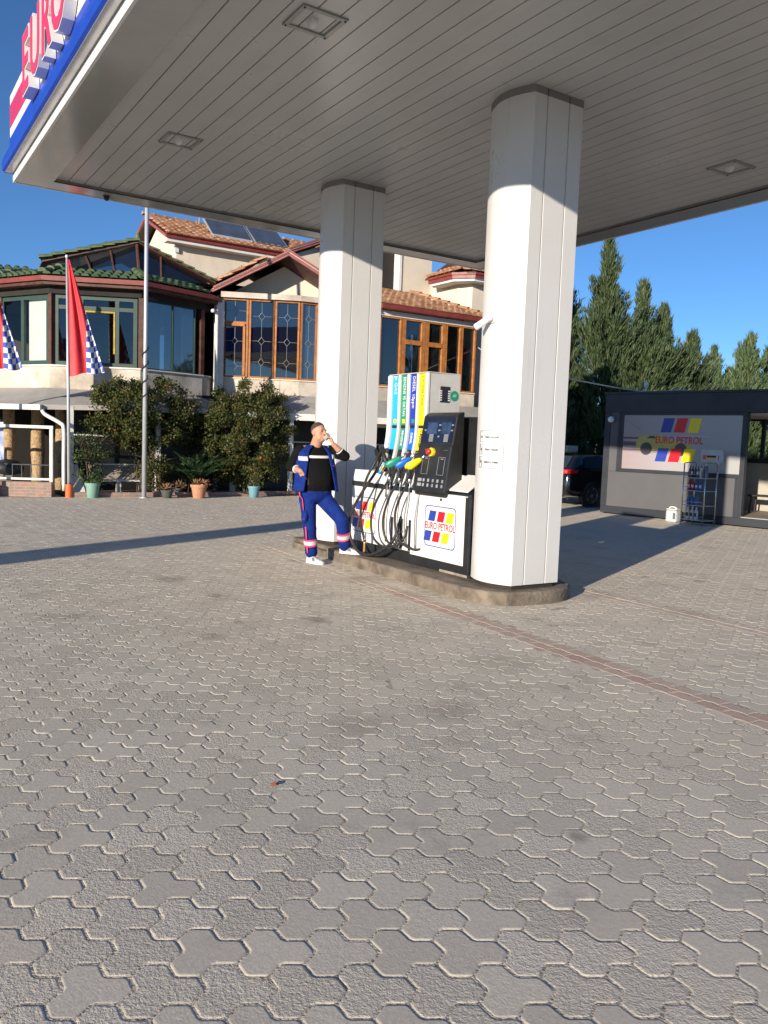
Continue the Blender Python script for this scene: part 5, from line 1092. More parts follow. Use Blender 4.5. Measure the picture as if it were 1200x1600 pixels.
# ------------------------------------------------------------------ poles and flags
po = thing('flagpole', 'bare tall steel pole standing in front of the shrubs', 'pole', (5.89, 19.79, 0))
MB().tube([(5.89, 19.79, -.02), (5.89, 19.79, 4.0), (5.89, 19.79, 9.5)], [.056, .05, .044], 14).build('mast', 'galv', po, smooth=True)
MB().lathe([(.11, 0), (.11, .02), (.075, .03)], (5.89, 19.79, 0), 16).build('base_flange', 'galv', po)
hp = [V(5.89+.073*math.cos(a), 19.79+.073*math.sin(a), 2.25+a*.055) for a in np.arange(0, 26, .5)]
MB().tube(hp, .014, 5).build('twine', 'rubber', po, smooth=True)
for k in range(5): MB().tube([hp[6+9*k], hp[6+9*k]+V(.03*(-1)**k, -.03, .08)], [.01, .004], 5).build('twine_end', 'rubber', po)
def banner(x, y, label, show_sleeve=True, flip=1):
    t = thing('banner_flag', label, 'flag', (x, y, 0), 'red and chequered banner flags')
    MB().tube([(x, y, 0), (x-.02, y, 2.5), (x-.06, y, 5.55)], [.042, .036, .024], 10).build('pole', 'galv', t, smooth=True)
    MB().ell((x-.06, y, 5.57), (.035, .035, .04)).build('finial', 'plastic_white', t, smooth=True)
    MB().lathe([(.085, -.02), (.085, .30), (.075, .31), (.075, .29)], (x, y, 0), 16).build('base_sleeve', 'orange', t, smooth=40)
    # cloth gathered at the top, widening downwards; red panel then chequered panel
    nu, nv_ = 30, 40
    def pt(u, v):
        z = 5.50-2.64*v-.03*math.sin(u*9+1)*v; w = .05+.78*v**1.02
        xx = x-.055+.05*v+u*w*.93; yy = y-.02+(.075*math.sin(u*13+v*2.2)+.05*math.sin(u*5-v*3))*(.25+.75*v)*(.3+.7*u)-u*w*.25*flip
        return V(xx, yy, z+.10*v*u)
    def panel(name, u0, u1, m):
        nn = 22; ub = lambda v: min(1, .40/(.05+.78*v**1.02)); lo = lambda v: 0 if u0 == 0 else ub(v); hi = lambda v: ub(v) if u0 == 0 else 1
        g = [[pt(lo(j/nv_)+(hi(j/nv_)-lo(j/nv_))*i/nn, j/nv_) for i in range(nn+1)] for j in range((0 if u0 == 0 else 17), nv_+1)]; nr_ = len(g)-1
        o = MB().add([p for r_ in g for p in r_], [(j*(nn+1)+i, j*(nn+1)+i+1, (j+1)*(nn+1)+i+1, (j+1)*(nn+1)+i) for j in range(nr_) for i in range(nn)]).build(name, m, t, smooth=True)
        uv = o.data.uv_layers.new(name='cloth')
        for p in o.data.polygons:
            for li in p.loop_indices:
                vi = o.data.loops[li].vertex_index; j, i = divmod(vi, nn+1); jj = (j+nv_-nr_)/nv_; uv.data[li].uv = (i/nn*(hi(jj)-lo(jj))*(.05+.78*jj)/.095, jj*2.64/.125)
        return o
    panel('red_cloth', 0, .56, 'flag_red'); panel('chequered_cloth', .56, 1, M['chequer'])
    return t
m, t_, b_ = principled('chequer'); N = t_.nodes; uvn = N.new('ShaderNodeUVMap'); uvn.uv_map = 'cloth'; ck = N.new('ShaderNodeTexChecker'); ck.inputs['Scale'].default_value = 1
ck.inputs['Color1'].default_value = (.72, .71, .70, 1); ck.inputs['Color2'].default_value = (.03, .07, .36, 1); t_.links.new(uvn.outputs[0], ck.inputs[0]); t_.links.new(ck.outputs[0], b_.inputs['Base Color']); b_.inputs['Roughness'].default_value = .7; M['chequer'] = m
banner(4.22, 20.15, 'red banner flag with blue white chequered edge on an orange based pole')
banner(2.52, 20.75, 'red and chequered banner flag cut off by the left edge of the photo')
tp = thing('totem_pole', 'wide price totem outside the left edge throwing the long shadow', 'sign', (-9.5, 5.4, 0))
MB().box((-9.78, 5.08, -.02), (-9.22, 5.72, 6.2)).build('column', 'white_paint', tp, bevel=.03)
MB().box((-9.85, 5.04, 4.2), (-9.15, 5.76, 6.25)).build('sign_box', 'fascia_blue', tp, bevel=.03)

# ------------------------------------------------------------------ site office (container kiosk)
KO = (15.56, 13.91); kf = Fr(KO, math.degrees(math.atan2(16.3-15.56, 9.98-13.91))); KW, KD = 6.2, 2.5
ki = thing('container_office', 'dark grey container office with printed window and open doorway', 'cabin', (17.5, 11.0, 0))
def kb_(name, m, a0, a1, z0, z1, d0, d1, par=ki, bevel=.004): mb = MB(); kf.box(mb, a0, a1, z0, z1, d0, d1); return mb.build(name, m, par, bevel=bevel)
kb_('base_beam', 'anthracite', -.08, KW, .03, .20, -KD, .0)
kb_('roof_beam', 'anthracite', -.08, KW, 2.50, 2.93, -KD, .02)
kb_('roof_edge', 'anthracite', -.11, KW+.03, 2.933, 2.985, -KD-.03, .045)
kb_('corner_post', 'anthracite', -.08, .07, .203, 2.497, -.15, .012)
kb_('window_post', 'anthracite', .30, .36, 1.08, 2.497, -.12, .02) ; kb_('door_post', 'anthracite', 3.30, 3.40, .203, 2.497, -.12, .02)
kb_('wall_panel', 'kiosk_panel', .073, 3.22, .203, 1.06, -.08, -.004)
kb_('wall_panel', 'kiosk_panel', .073, .297, 1.063, 2.497, -.08, -.004)
kb_('post_trim', 'anthracite', 3.22, 3.297, .203, 1.06, -.08, .012)
kb_('sill_rail', 'anthracite', .30, 3.30, 1.063, 1.14, -.1, .03); kb_('head_rail', 'anthracite', .363, 3.297, 2.43, 2.497, -.1, .018)
kb_('side_frame', 'anthracite', .363, .44, 1.143, 2.427, -.1, .016)
# interior shell and far side with its own windows
kb_('side_wall', 'kiosk_panel', -.075, 0, .203, 2.497, -KD, -.152); kb_('ceiling', 'kiosk_in', .0, KW, 2.44, 2.49, -KD+.02, -.13)
kb_('floor', 'floor_tan', .0, KW, .203, .225, -KD+.02, -.12); kb_('threshold', mat('threshold', (.40, .39, .37), .5, metal=.4), 3.40, KW, .205, .228, -.118, .015)
kb_('rear_wall', 'kiosk_in', .0, KW, .23, 1.38, -KD, -KD+.08); kb_('rear_rail', 'anthracite', 1.2, KW, 1.383, 1.48, -KD, -KD+.09); kb_('rear_wall', 'kiosk_in', 0, 1.2, 1.483, 2.44, -KD, -KD+.08)
for s in (1.2, 2.0, 2.75, 3.5, 4.3, 5.1, 6.0): kb_('rear_mullion', 'anthracite', s, s+.08, 1.483, 2.40, -KD, -KD+.09)
w_ = kb_('rear_window', 'anthracite', 1.2, KW, 2.40, 2.44, -KD, -KD+.09); mb = MB(); mb.add([kf.p(1.2, 1.4, -KD+.04), kf.p(KW, 1.4, -KD+.04), kf.p(KW, 2.43, -KD+.04), kf.p(1.2, 2.43, -KD+.04)], [(0, 1, 2, 3)]); mb.build('pane', 'glass_clear', w_)
kb_('partition', 'kiosk_in', 1.1, 1.16, .23, 2.44, -KD+.09, -.13)
kb_('end_wall', 'kiosk_panel', KW-.08, KW, .23, 2.44, -KD, -.01); kb_('door_leaf', 'anthracite', 5.3, KW-.081, .23, 2.44, -.08, -.02)
bl = kb_('lamp_bracket', 'anthracite', .08, .14, 2.27, 2.32, .013, .05)
MB().ell(kf.p(.13, 2.32, .09), (.075, .075, .075)).build('globe_lamp', 'plastic_white', ki, smooth=True)
# printed window film
m, t_, b_ = principled('film'); N = t_.nodes; tc_ = N.new('ShaderNodeTexCoord'); sp_ = N.new('ShaderNodeSeparateXYZ'); t_.links.new(tc_.outputs['Generated'], sp_.inputs[0]); rp_ = N.new('ShaderNodeValToRGB'); e = rp_.color_ramp.elements
e[0].position = 0; e[0].color = (.36, .365, .37, 1); e[1].position = 1; e[1].color = (.33, .255, .26, 1); x_ = e.new(.6); x_.color = (.35, .335, .34, 1)
t_.links.new(sp_.outputs[1], rp_.inputs[0]); t_.links.new(rp_.outputs[0], b_.inputs['Base Color']); b_.inputs['Roughness'].default_value = .3
wp = kb_('window_print', m, .443, 3.296, 1.143, 2.427, -.06, .004, bevel=0)
def flat(name, mm, pts, d, par=wp): mb = MB(); kf.poly(mb, pts, d, d+.0012); return mb.build(name, mm, par)
pm = lambda n_, c: mat('print_'+n_, c, .35, var=.1)
flat('print_streak', pm('s1', (.12, .07, .08)), [(.45, 1.86), (1.25, 1.87), (1.25, 1.90), (.45, 1.91)], .0045)
flat('print_streak', pm('s2', (.10, .06, .07)), [(.45, 1.70), (.95, 1.70), (.95, 1.79), (.45, 1.80)], .0045)
flat('print_streak', pm('s3', (.20, .12, .13)), [(.45, 1.58), (2.0, 1.60), (2.0, 1.615), (.45, 1.62)], .0045)
flat('print_streak', pm('s4', (.45, .46, .5)), [(1.9, 1.94), (2.6, 1.945), (2.6, 1.96), (1.9, 1.97)], .0045)
flat('print_streak', pm('s5', (.30, .26, .27)), [(.46, 2.36), (.9, 2.1), (.93, 2.07), (.86, 2.08), (.46, 2.30)], .0045)
car = [(.80, 1.62), (.79, 1.80), (.86, 1.90), (1.04, 1.95), (1.22, 1.97), (1.42, 1.955), (1.62, 1.86), (1.9, 1.82), (2.12, 1.77), (2.2, 1.68), (2.18, 1.60)]
flat('printed_car', pm('car', (.50, .40, .08)), car, .0058)
flat('printed_car_window', pm('carw', (.05, .05, .06)), [(1.06, 1.885), (1.15, 1.945), (1.25, 1.945), (1.30, 1.88)], .0072)
for c_ in (1.06, 1.92): flat('printed_wheel', pm('whl', (.05, .045, .05)), [(c_+.15*math.cos(a), 1.64+.15*math.sin(a)) for a in np.arange(0, 2*PI, PI/10)], .0072)
for row, z0_, z1_, x0_, in ((0, 2.03, 2.36, 1.40), (1, 1.35, 1.66, 1.30)):
    for k, c_ in enumerate(('logoblue', 'logored', 'logoyellow')):
        q = x0_+.325*k; flat('logo_stripe', c_, [(q, z0_), (q+.26, z0_), (q+.335, z1_), (q+.075, z1_)], .0085)
text('logo_lettering', 'EURO PETROL', .225, 'logored', wp, kf.p(1.86, 1.845, .0085), kf.t, (0, 0, 1), .001, .02, .80)
# antenna on the roof and cable from the canopy
an = thing('roof_antenna', 'small white antenna on the office roof where the cable lands', 'antenna', tuple(kf.p(.6, 2.985, -.6)))
MB().tube([kf.p(.62, 2.985, -.6), kf.p(.62, 3.12, -.6)], .015, 8).build('mast', 'plastic_white', an); MB().lathe([(.02, 0), (.05, .02), (.05, .10), (.03, .16), (.01, .17)], kf.p(.62, 3.12, -.6), 12).build('dome', 'plastic_white', an, smooth=True); MB().box(tuple(kf.p(.62, 2.985, -.6)-V(.12, .06, 0)), tuple(kf.p(.62, 3.03, -.6)+V(.12, .06, 0))).build('base', 'plastic_white', an)
cb = MB().tube(cr([(17.6, 21.9, 5.0), (16.4, 18.6, 3.9), (15.7, 15.6, 3.42), (16.0, 13.9, 3.1), (16.3, 13.2, 3.02), (16.6, 12.6, 3.06), (16.9, 12.2, 3.0)], 6), .018, 6).build('overhead_cable', mat('cable_white', (.5, .48, .45), .6), smooth=True)
tag(cb, 'pale loose cable sagging onto the office roof from the pillar', 'cable')
bn = thing('bench', 'black metal bench inside the office doorway', 'bench', tuple(kf.p(3.9, .225, -1.6)))
mb = MB(); kf.box(mb, 2.95, 4.4, .62, .66, -1.75, -1.35); mb.build('seat', 'rubber', bn, bevel=.01)
for s in (3.0, 4.3):
    for d in (-1.70, -1.40): MB().tube([kf.p(s, .225, d), kf.p(s+.03, .62, d)], .02, 6).build('leg', 'rubber', bn)
# rack with bottles
rk = thing('bottle_rack', 'grey wire rack of motor oil bottles with header sign against the office', 'rack', (15.35, 11.2, 0))
rf = Fr((15.33, 11.45), 180); RW, RD = .55, .40
for s in (0, RW):
    for d in (0, -RD): MB().tube([rf.p(s, 0, d), rf.p(s, 1.33 if d == 0 else 1.35, d)], .014, 8).build('upright', 'chrome', rk, smooth=True)
    MB().tube(cr([rf.p(s, 1.30, 0), rf.p(s, 1.36, -.03), rf.p(s, 1.37, -RD+.03), rf.p(s, 1.33, -RD)], 4), .013, 8).build('top_hoop', 'chrome', rk, smooth=True)
SH = [.12, .44, .76, 1.04]
for z in SH:
    mb = MB(); rf.box(mb, 0, RW, z-.012, z, -RD, 0); mb.build('shelf', 'galv', rk)
    MB().tube([rf.p(0, z+.07, .0), rf.p(RW, z+.07, .0)], .006, 6).build('shelf_rail', 'chrome', rk)
hp_ = []
for cx_, cz_, a0_ in ((RW-.06, 1.60, 0), (.06, 1.60, 90)):
    for k in range(5): a = R(a0_+22.5*k); hp_.append((cx_+.06*math.cos(a)+.12, cz_+.06*math.sin(a)))
mb = MB(); rf.poly(mb, hp_+[(.12, 1.38), (RW+.12, 1.38)], -RD+.0, -RD+.02); hb = mb.build('header_board', mat('header_grey', (.50, .50, .52), .4), rk)
for nm, c, a0_, a1_, z0_, z1_ in (('header_mark', 'orange', .17, .26, 1.45, 1.54), ('header_band', 'estop', .275, .50, 1.45, 1.485), ('header_band', 'pump_black', .275, .50, 1.49, 1.535), ('header_stroke', 'pump_black', .56, .575, 1.44, 1.54)): mb = MB(); rf.box(mb, a0_, a1_, z0_, z1_, -RD+.0205, -RD+.022); mb.build(nm, c, hb)
def bottle(label, s, d, z, bm, cm, w=.095, h=.24, lm='b_white', first={}):
    p = rf.p(s, z, d); t = thing('oil_bottle', label, 'bottle', tuple(p), 'oil bottles on the rack'); q = w/2
    def rr(a, b): return [(p.x+a*math.cos(PI*2*k/16)*abs(math.cos(PI*2*k/16))**-.35*.82, p.y+b*math.sin(PI*2*k/16)*(abs(math.sin(PI*2*k/16))+1e-6)**-.35*.82) for k in range(16)]
    mb = MB(); levels = [(1, 0), (1.02, .02), (1.0, .62*h), (.82, .74*h), (.38, .84*h), (.34, .9*h)]; vs = []
    for f, zz in levels: vs += [(a, b, p.z+zz) for a, b in rr(q*f, q*f*.75)]
    mb.add(vs, [(i*16+k, i*16+(k+1) % 16, (i+1)*16+(k+1) % 16, (i+1)*16+k) for i in range(5) for k in range(16)]+[tuple(range(16))[::-1], tuple(range(80, 96))]); mb.build('body', bm, t, smooth=40)
    MB().lathe([(q*.36, .9*h), (q*.36, h), (q*.3, h+.004)], p, 12).build('cap', cm, t, smooth=40)
    mb = MB(); nrm = rf.n; mb.slab([p+rf.t*(-q*.6)+nrm*(q*.82)+V(0, 0, .06*h/.24), p+rf.t*(q*.6)+nrm*(q*.82)+V(0, 0, .06*h/.24), p+rf.t*(q*.6)+nrm*(q*.82)+V(0, 0, .13*h/.24), p+rf.t*(-q*.6)+nrm*(q*.82)+V(0, 0, .13*h/.24)], nrm*.002); mb.build('label', lm, t)
top = [('b_purple', 'pink purple'), ('b_dark', 'black'), ('b_dark', 'dark'), ('b_green', 'green'), ('b_white', 'white'), ('b_gray', 'grey'), ('b_gray', 'grey')]
for k, (c, nm) in enumerate(top): bottle(f'{nm} oil bottle on the top shelf, ' + ('first', 'second', 'third', 'fourth', 'fifth', 'sixth', 'last')[k] + ' from the left', .06+.072*k, -.12, SH[3], c, 'pump_black', .07, .25, 'b_white' if k in (1, 3, 4) else 'b_gray')
for k, (c, nm) in enumerate([('b_red', 'red'), ('b_red', 'red'), ('b_blue', 'dark blue'), ('b_blue', 'dark blue')]): bottle(f'{nm} oil bottle on the second shelf, ' + ('far left', 'beside the blue one', 'beside the red one', 'far right')[k], .075+.10*k, -.12, SH[2], c, c, .098, .22)
for k in range(3): bottle('pale blue coolant bottle on the third shelf, ' + ('left', 'middle', 'right')[k], .075+.10*k, -.13, SH[1], 'b_sky', 'b_sky', .098, .2, 'b_sky')
for k in range(3): bottle('white bottle with dark band on the bottom shelf, ' + ('left', 'middle', 'right')[k], .075+.105*k, -.13, SH[0], 'b_white', 'b_white', .10, .27, 'b_dark')
# water jug on the ground
jf = Fr((15.36, 11.90), 172); jp = jf.p(.13, 0, -.1); jg = thing('water_canister', 'translucent white water canister standing left of the bottle rack', 'canister', tuple(jp))
mb = MB(); jf.box(mb, 0, .27, .0, .28, -.22, 0); mb.build('body', 'jug', jg, bevel=.045)
mb = MB(); jf.box(mb, .012, .258, .284, .305, -.21, -.01); mb.build('shoulder', 'plastic_white', jg, bevel=.01)
MB().tube(cr([jf.p(.03, .295, -.11), jf.p(.06, .34, -.11), jf.p(.17, .34, -.11), jf.p(.2, .295, -.11)], 4), .013, 8).build('handle', 'plastic_white', jg, smooth=True)
MB().lathe([(.025, 0), (.025, .035), (.02, .04)], jf.p(.225, .30, -.06), 12).build('cap', 'plastic_white', jg)
mb = MB(); jf.box(mb, .19, .245, .08, .22, .001, .003); mb.build('label', 'b_gray', jg)
wb = tag(MB().box((17.62, 17.25, 1.47), (18.08, 17.45, 1.66)).build('white_tank', 'plaster', bevel=.03), 'cream block on a post showing above the black car roof', 'water tank')
wpst = MB().box((17.82, 17.3, 0), (17.90, 17.38, 1.47)).build('post', 'galv', wb)

# ------------------------------------------------------------------ parked black car behind the office
ca = thing('parked_car', 'black estate car parked behind the office with one tail light glowing', 'car', (18.0, 16.25, 0))
def cs(x, hw, z0, zb, zr, hr):   # cross-section: sill, beltline, roof
    return [(x, -hw*.86, z0), (x, -hw*.98, z0+.12), (x, -hw, (z0+zb)/2), (x, -hw*.96, zb), (x, -hr, zr-.06), (x, -hr*.75, zr), (x, hr*.75, zr), (x, hr, zr-.06), (x, hw*.96, zb), (x, hw, (z0+zb)/2), (x, hw*.98, z0+.12), (x, hw*.86, z0)]
X0, YC = 15.78, 16.25
secs = [(0, .70, .36, .62, .66, .62), (.05, .82, .30, .86, .90, .72), (.14, .88, .27, .99, 1.02, .74), (.24, .90, .25, 1.01, 1.10, .72), (.55, .905, .23, 1.02, 1.42, .62), (.85, .91, .22, 1.02, 1.47, .62), (1.6, .91, .2, 1.0, 1.49, .62), (2.5, .91, .2, .98, 1.44, .60), (3.1, .90, .2, .96, 1.05, .70), (3.9, .88, .21, .90, .93, .70), (4.3, .80, .25, .75, .78, .62), (4.42, .62, .33, .58, .6, .5)]
P = [q for s in secs for q in cs(*s)]; K = 12
o = MB().add([(X0+a, YC+b, c) for a, b, c in P], [(i*K+k, (i+1)*K+k, (i+1)*K+(k+1) % K, i*K+(k+1) % K) for i in range(len(secs)-1) for k in range(K)]+[tuple(range(K)), tuple(range((len(secs)-1)*K, len(secs)*K))[::-1]]).build('body', 'car_black', ca, smooth=38)
sbv = o.modifiers.new('sub', 'SUBSURF'); sbv.levels = 2; sbv.render_levels = 2
def side_pt(x, z, s=-1, off=.012):
    f = (z-1.0)/.45; return V(X0+x, YC+s*(.875-f*.255+off), z)
for nm, q in (('side_window', [(.62, 1.06), (.80, 1.36), (1.45, 1.41), (1.45, 1.05)]), ('side_window', [(1.53, 1.05), (1.53, 1.41), (2.35, 1.39), (2.75, 1.04)])):
    MB().add([side_pt(*p) for p in q], [(0, 1, 2, 3)]).build(nm, 'car_glass', ca)
MB().add([V(X0+.20, YC-.60, 1.06), V(X0+.20, YC+.60, 1.06), V(X0+.50, YC+.52, 1.37), V(X0+.50, YC-.52, 1.37)], [(0, 3, 2, 1)]).build('rear_window', 'glass_blue', ca)
tl = MB(); tl.hexa([(X0-.005, YC-.80, .90), (X0+.30, YC-.915, .92), (X0+.30, YC-.85, .92), (X0+.05, YC-.6, .90), (X0+.045, YC-.79, 1.02), (X0+.36, YC-.91, 1.0), (X0+.36, YC-.85, 1.0), (X0+.1, YC-.6, 1.02)]); t1 = tl.build('tail_light', 'tail_red', ca, bevel=.012)
MB().ell((X0+.012, YC-.80, .955), (.03, .035, .025)).build('bulb', 'tail_lit', t1, smooth=True)
tl = MB(); tl.hexa([(X0-.005, YC+.35, .90), (X0+.05, YC+.35, .90), (X0+.30, YC+.85, .92), (X0-.0, YC+.80, .90), (X0+.045, YC+.35, 1.02), (X0+.1, YC+.35, 1.02), (X0+.36, YC+.91, 1.0), (X0+.045, YC+.79, 1.02)]); tl.build('tail_light', 'tail_red', ca, bevel=.012)
MB().box((X0-.035, YC-.72, .46), (X0+.06, YC+.72, .62)).build('bumper', 'car_black', ca, bevel=.03)
MB().box((X0-.02, YC-.26, .70), (X0+.03, YC+.26, .82)).build('number_plate', 'plastic_white', ca, bevel=.005)
MB().tube([(X0-.01, YC-.60, .30), (X0+.12, YC-.60, .31)], .045, 10).build('exhaust', 'chrome', ca, smooth=True)
for wx in (.92, 3.55):
    for s in (-1, 1):
        c = V(X0+wx, YC+s*.80, .325); w = MB().lathe([(.20, -.09), (.30, -.10), (.325, -.07), (.325, .07), (.30, .10), (.215, .105), (.205, .06), (.05, .055)], c, 28, (0, s, 0)).build('wheel', 'tyre', ca, smooth=35)
        rm = MB(); rm.lathe([(.205, .075), (.222, .108), (.212, .112), (.196, .08)], c, 28, (0, s, 0))
        for k in range(5):
            a = 2*PI*k/5; e1 = V(math.cos(a), 0, math.sin(a)); e2 = V(-math.sin(a), 0, math.cos(a)); n_ = V(0, s, 0)
            rm.hexa([c+e1*.03-e2*.035+n_*.07, c+e1*.03+e2*.035+n_*.07, c+e1*.205+e2*.05+n_*.08, c+e1*.205-e2*.05+n_*.08, c+e1*.03-e2*.03+n_*.095, c+e1*.03+e2*.03+n_*.095, c+e1*.205+e2*.035+n_*.102, c+e1*.205-e2*.035+n_*.102])
        rm.lathe([(.05, .06), (.05, .10), (.03, .108), (.004, .11)], c, 14, (0, s, 0)); rm.build('rim', 'alloy', w, smooth=30)
        MB().lathe([(.37, -.02), (.385, .02), (.36, .025)], c+V(0, s*.075, .0), 28, (0, s, 0)).build('wheel_arch', 'rubber', ca)

# ------------------------------------------------------------------ small things on the paving
lf = MB(); lf.add([(1.57, 3.27, .006), (1.59, 3.258, .014), (1.615, 3.27, .008), (1.605, 3.29, .005), (1.58, 3.296, .012), (1.592, 3.278, .018)], [(0, 1, 5), (1, 2, 5), (2, 3, 5), (3, 4, 5), (4, 0, 5)])
tag(lf.build('dry_leaf', mat('leaf_brown', (.30, .09, .035), .8)), 'curled brown dry leaf lying alone on the pavers', 'leaf')

# ------------------------------------------------------------------ the man drinking, one foot on the island
def solid(name, mb, m, voxel, parent=None, loc=None, smooth=4, factor=.5):
    me = bpy.data.meshes.new('t'); me.from_pydata(mb.v, [], mb.f); o = bpy.data.objects.new('t', me); COL.objects.link(o)
    r = o.modifiers.new('r', 'REMESH'); r.mode = 'VOXEL'; r.voxel_size = voxel; r.use_smooth_shade = True
    if smooth: s_ = o.modifiers.new('s', 'SMOOTH'); s_.iterations = smooth; s_.factor = factor
    dg = bpy.context.evaluated_depsgraph_get(); nm = bpy.data.meshes.new_from_object(o.evaluated_get(dg)); bpy.data.objects.remove(o); nm.name = name
    off = origin_of(parent) if loc is None else Vector(loc)
    nm.transform(Matrix.Translation(-off)); nm.materials.clear(); nm.materials.append(M[m] if isinstance(m, str) else m)
    o = bpy.data.objects.new(name, nm); COL.objects.link(o)
    if parent: o.parent = parent
    elif loc is not None: o.location = loc
    return o
J = {k: V(*v) for k, v in dict(neck=(4.938, 9.234, 1.500), shR=(4.735, 9.262, 1.445), elR=(4.650, 9.36, 1.235), wrR=(4.655, 9.075, 1.185), shL=(5.145, 9.215, 1.455), elL=(5.215, 8.955, 1.385), wrL=(5.056, 8.975, 1.530),
    pel=(4.918, 9.16, .93), hipR=(4.82, 9.185, .88), knR=(4.838, 9.145, .50), anR=(4.893, 9.18, .10), hipL=(5.02, 9.13, .88), knL=(5.150, 8.865, .580), anL=(5.248, 8.945, .21)).items()}
SDE = V(.993, -.114, 0); FWD = V(-.114, -.993, 0); UP = V(0, 0, 1)
HF = V(.30, -.94, .12).normalized(); HS = UP.cross(HF)*-1; HS = HF.cross(UP).normalized()*-1; HU = HS.cross(HF)*-1
HU = (UP-HF*UP.dot(HF)).normalized(); HS = HF.cross(HU).normalized()   # head frame: forward, right(-left), up
HR = Matrix((HS, HF, HU)).transposed()
HC = V(4.945, 9.165, 1.672)
def hd(r, f, u): return HC+HS*r+HF*f+HU*u
mb = MB()
mb.ell(hd(0, -.012, .035), (.080, .099, .100), HR); mb.ell(hd(0, .016, -.038), (.072, .080, .088), HR); mb.ell(hd(0, .050, -.090), (.046, .040, .034), HR); mb.ell(hd(0, .02, -.10), (.055, .05, .035), HR)
mb.ell(hd(0, .078, .028), (.052, .020, .020), HR)                                  # brow
mb.capsule(hd(0, .094, .018), .010, hd(0, .116, -.022), .015); mb.ell(hd(.012, .104, -.024), (.010, .012, .009), HR); mb.ell(hd(-.012, .104, -.024), (.010, .012, .009), HR)
for s in (-1, 1):
    mb.ell(hd(s*.080, -.012, -.002), (.012, .024, .034), HR); mb.ell(hd(s*.043, .058, -.02), (.024, .024, .022), HR); mb.ell(hd(s*.045, .03, -.075), (.026, .04, .03), HR)
mb.ell(hd(0, .092, -.058), (.024, .013, .008), HR); mb.ell(hd(0, .088, -.071), (.021, .013, .008), HR)
mb.capsule(J['neck']+V(0, .02, -.06), .080, HC+HF*-.02+HU*-.075, .071)
mb.capsule(J['neck']+V(0, 0, -.12), .10, J['pel']+V(0, 0, .1), .13); mb.capsule(J['shR'], .06, J['shL'], .06)
def arm(sh, el, wr): mb.capsule(sh, .058, el, .044); mb.capsule(el, .045, el.lerp(wr, .35), .045); mb.capsule(el.lerp(wr, .35), .045, wr, .031)
arm(J['shR'], J['elR'], J['wrR']); arm(J['shL'], J['elL'], J['wrL'])
for a, b, c in (('hipR', 'knR', 'anR'), ('hipL', 'knL', 'anL')): mb.capsule(J[a], .08, J[b], .055); mb.capsule(J[b], .055, J[c], .04)
def hand(mb, wr, d, side, nrm, curls, thumb_dir, spread=.018):
    """palm along d, fingers fan across side, curl towards -nrm; curls = bend per joint per finger"""
    d = d.normalized(); side = side.normalized(); nrm = nrm.normalized(); pc = wr+d*.085
    for k in range(4):
        o = (k-1.5)*spread; mb.capsule(wr+side*o*.7+d*.01, .017, pc+side*o*1.05, .0135)
    for k in range(4):
        o = (k-1.5)*spread*1.1; p = pc+side*o; dd = d.copy(); L3 = [(.038, .026, .020), (.044, .029, .022), (.041, .027, .021), (.032, .021, .018)][k]; r = .0095
        for q in range(3):
            ax = side; dd = (Matrix.Rotation(curls[k][q], 3, d.cross(nrm).normalized()) @ dd).normalized(); n_ = p+dd*L3[q]; mb.capsule(p, r, n_, r*.9); p = n_; r *= .9
    t0 = wr+d*.03-side*spread*1.6; t1 = t0+(thumb_dir+d*.6).normalized()*.042; t2 = t1+(thumb_dir*.6+d-nrm*.25).normalized()*.034; mb.capsule(t0, .015, t1, .0125); mb.capsule(t1, .0125, t2, .0095)
# right hand on the hip, fingers pointing down and forward
hand(mb, J['wrR'], V(.45, -.05, -.88), V(.30, -.85, .3), V(-.75, -.55, -.35), [(-.25, -.3, -.25), (-.2, -.3, -.25), (-.2, -.35, -.3), (-.25, -.4, -.3)], V(.3, .2, .6))
# left hand closes round the glass held to the mouth
GC = hd(.004, .140, -.062)
hw = J['wrL']; d_ = (GC+V(.020, .02, .002)-hw)
d_ = V(-.28, .22, .93).normalized(); n_ = V(-.8, .5, -.36); hand(mb, hw, d_, d_.cross(n_), n_, [(.5, .7, .5), (.6, .75, .5), (.7, .8, .5), (.8, .85, .5)], V(-.7, .3, .1))
man = solid('person', mb, 'skin', .0065, loc=(4.95, 9.15, 0), smooth=5)
tag(man, 'man in blue work vest drinking from a glass with one foot on the kerb', 'person')
man.data.materials[0] = M['skin']
for s in (-1, 1):
    MB().ell(hd(s*.033, .0835, .006), (.013, .008, .0065), HR, 12, 8).build('eye', mat('eye_dark', (.05, .035, .03), .2), man, smooth=True)
    MB().ell(hd(s*.034, .094, .026), (.021, .006, .0045), HR, 10, 6).build('eyebrow', 'hair', man, smooth=True)
# short cropped hair: cap over skull, open at the face
mbh = MB(); n1, n2 = 28, 14; vs = []; fs = []
for i in range(n2+1):
    th = (PI*.5)*(i/n2)*1.22
    for k in range(n1):
        ph = 2*PI*k/n1; fr_ = math.cos(ph); lim = .74-.24*max(0, fr_)**1.2+.28*max(0, -fr_); t = th*lim
        vs.append(hd(.0815*math.sin(t)*math.sin(ph), -.012+.1005*math.sin(t)*math.cos(ph), .035+.1015*math.cos(t)))
for i in range(n2):
    for k in range(n1): fs.append((i*n1+k, i*n1+(k+1) % n1, (i+1)*n1+(k+1) % n1, (i+1)*n1+k))
o = mbh.add(vs, fs).build('hair', 'hair', man, smooth=True); q = o.modifiers.new('t', 'SOLIDIFY'); q.thickness = .003; q.offset = 0
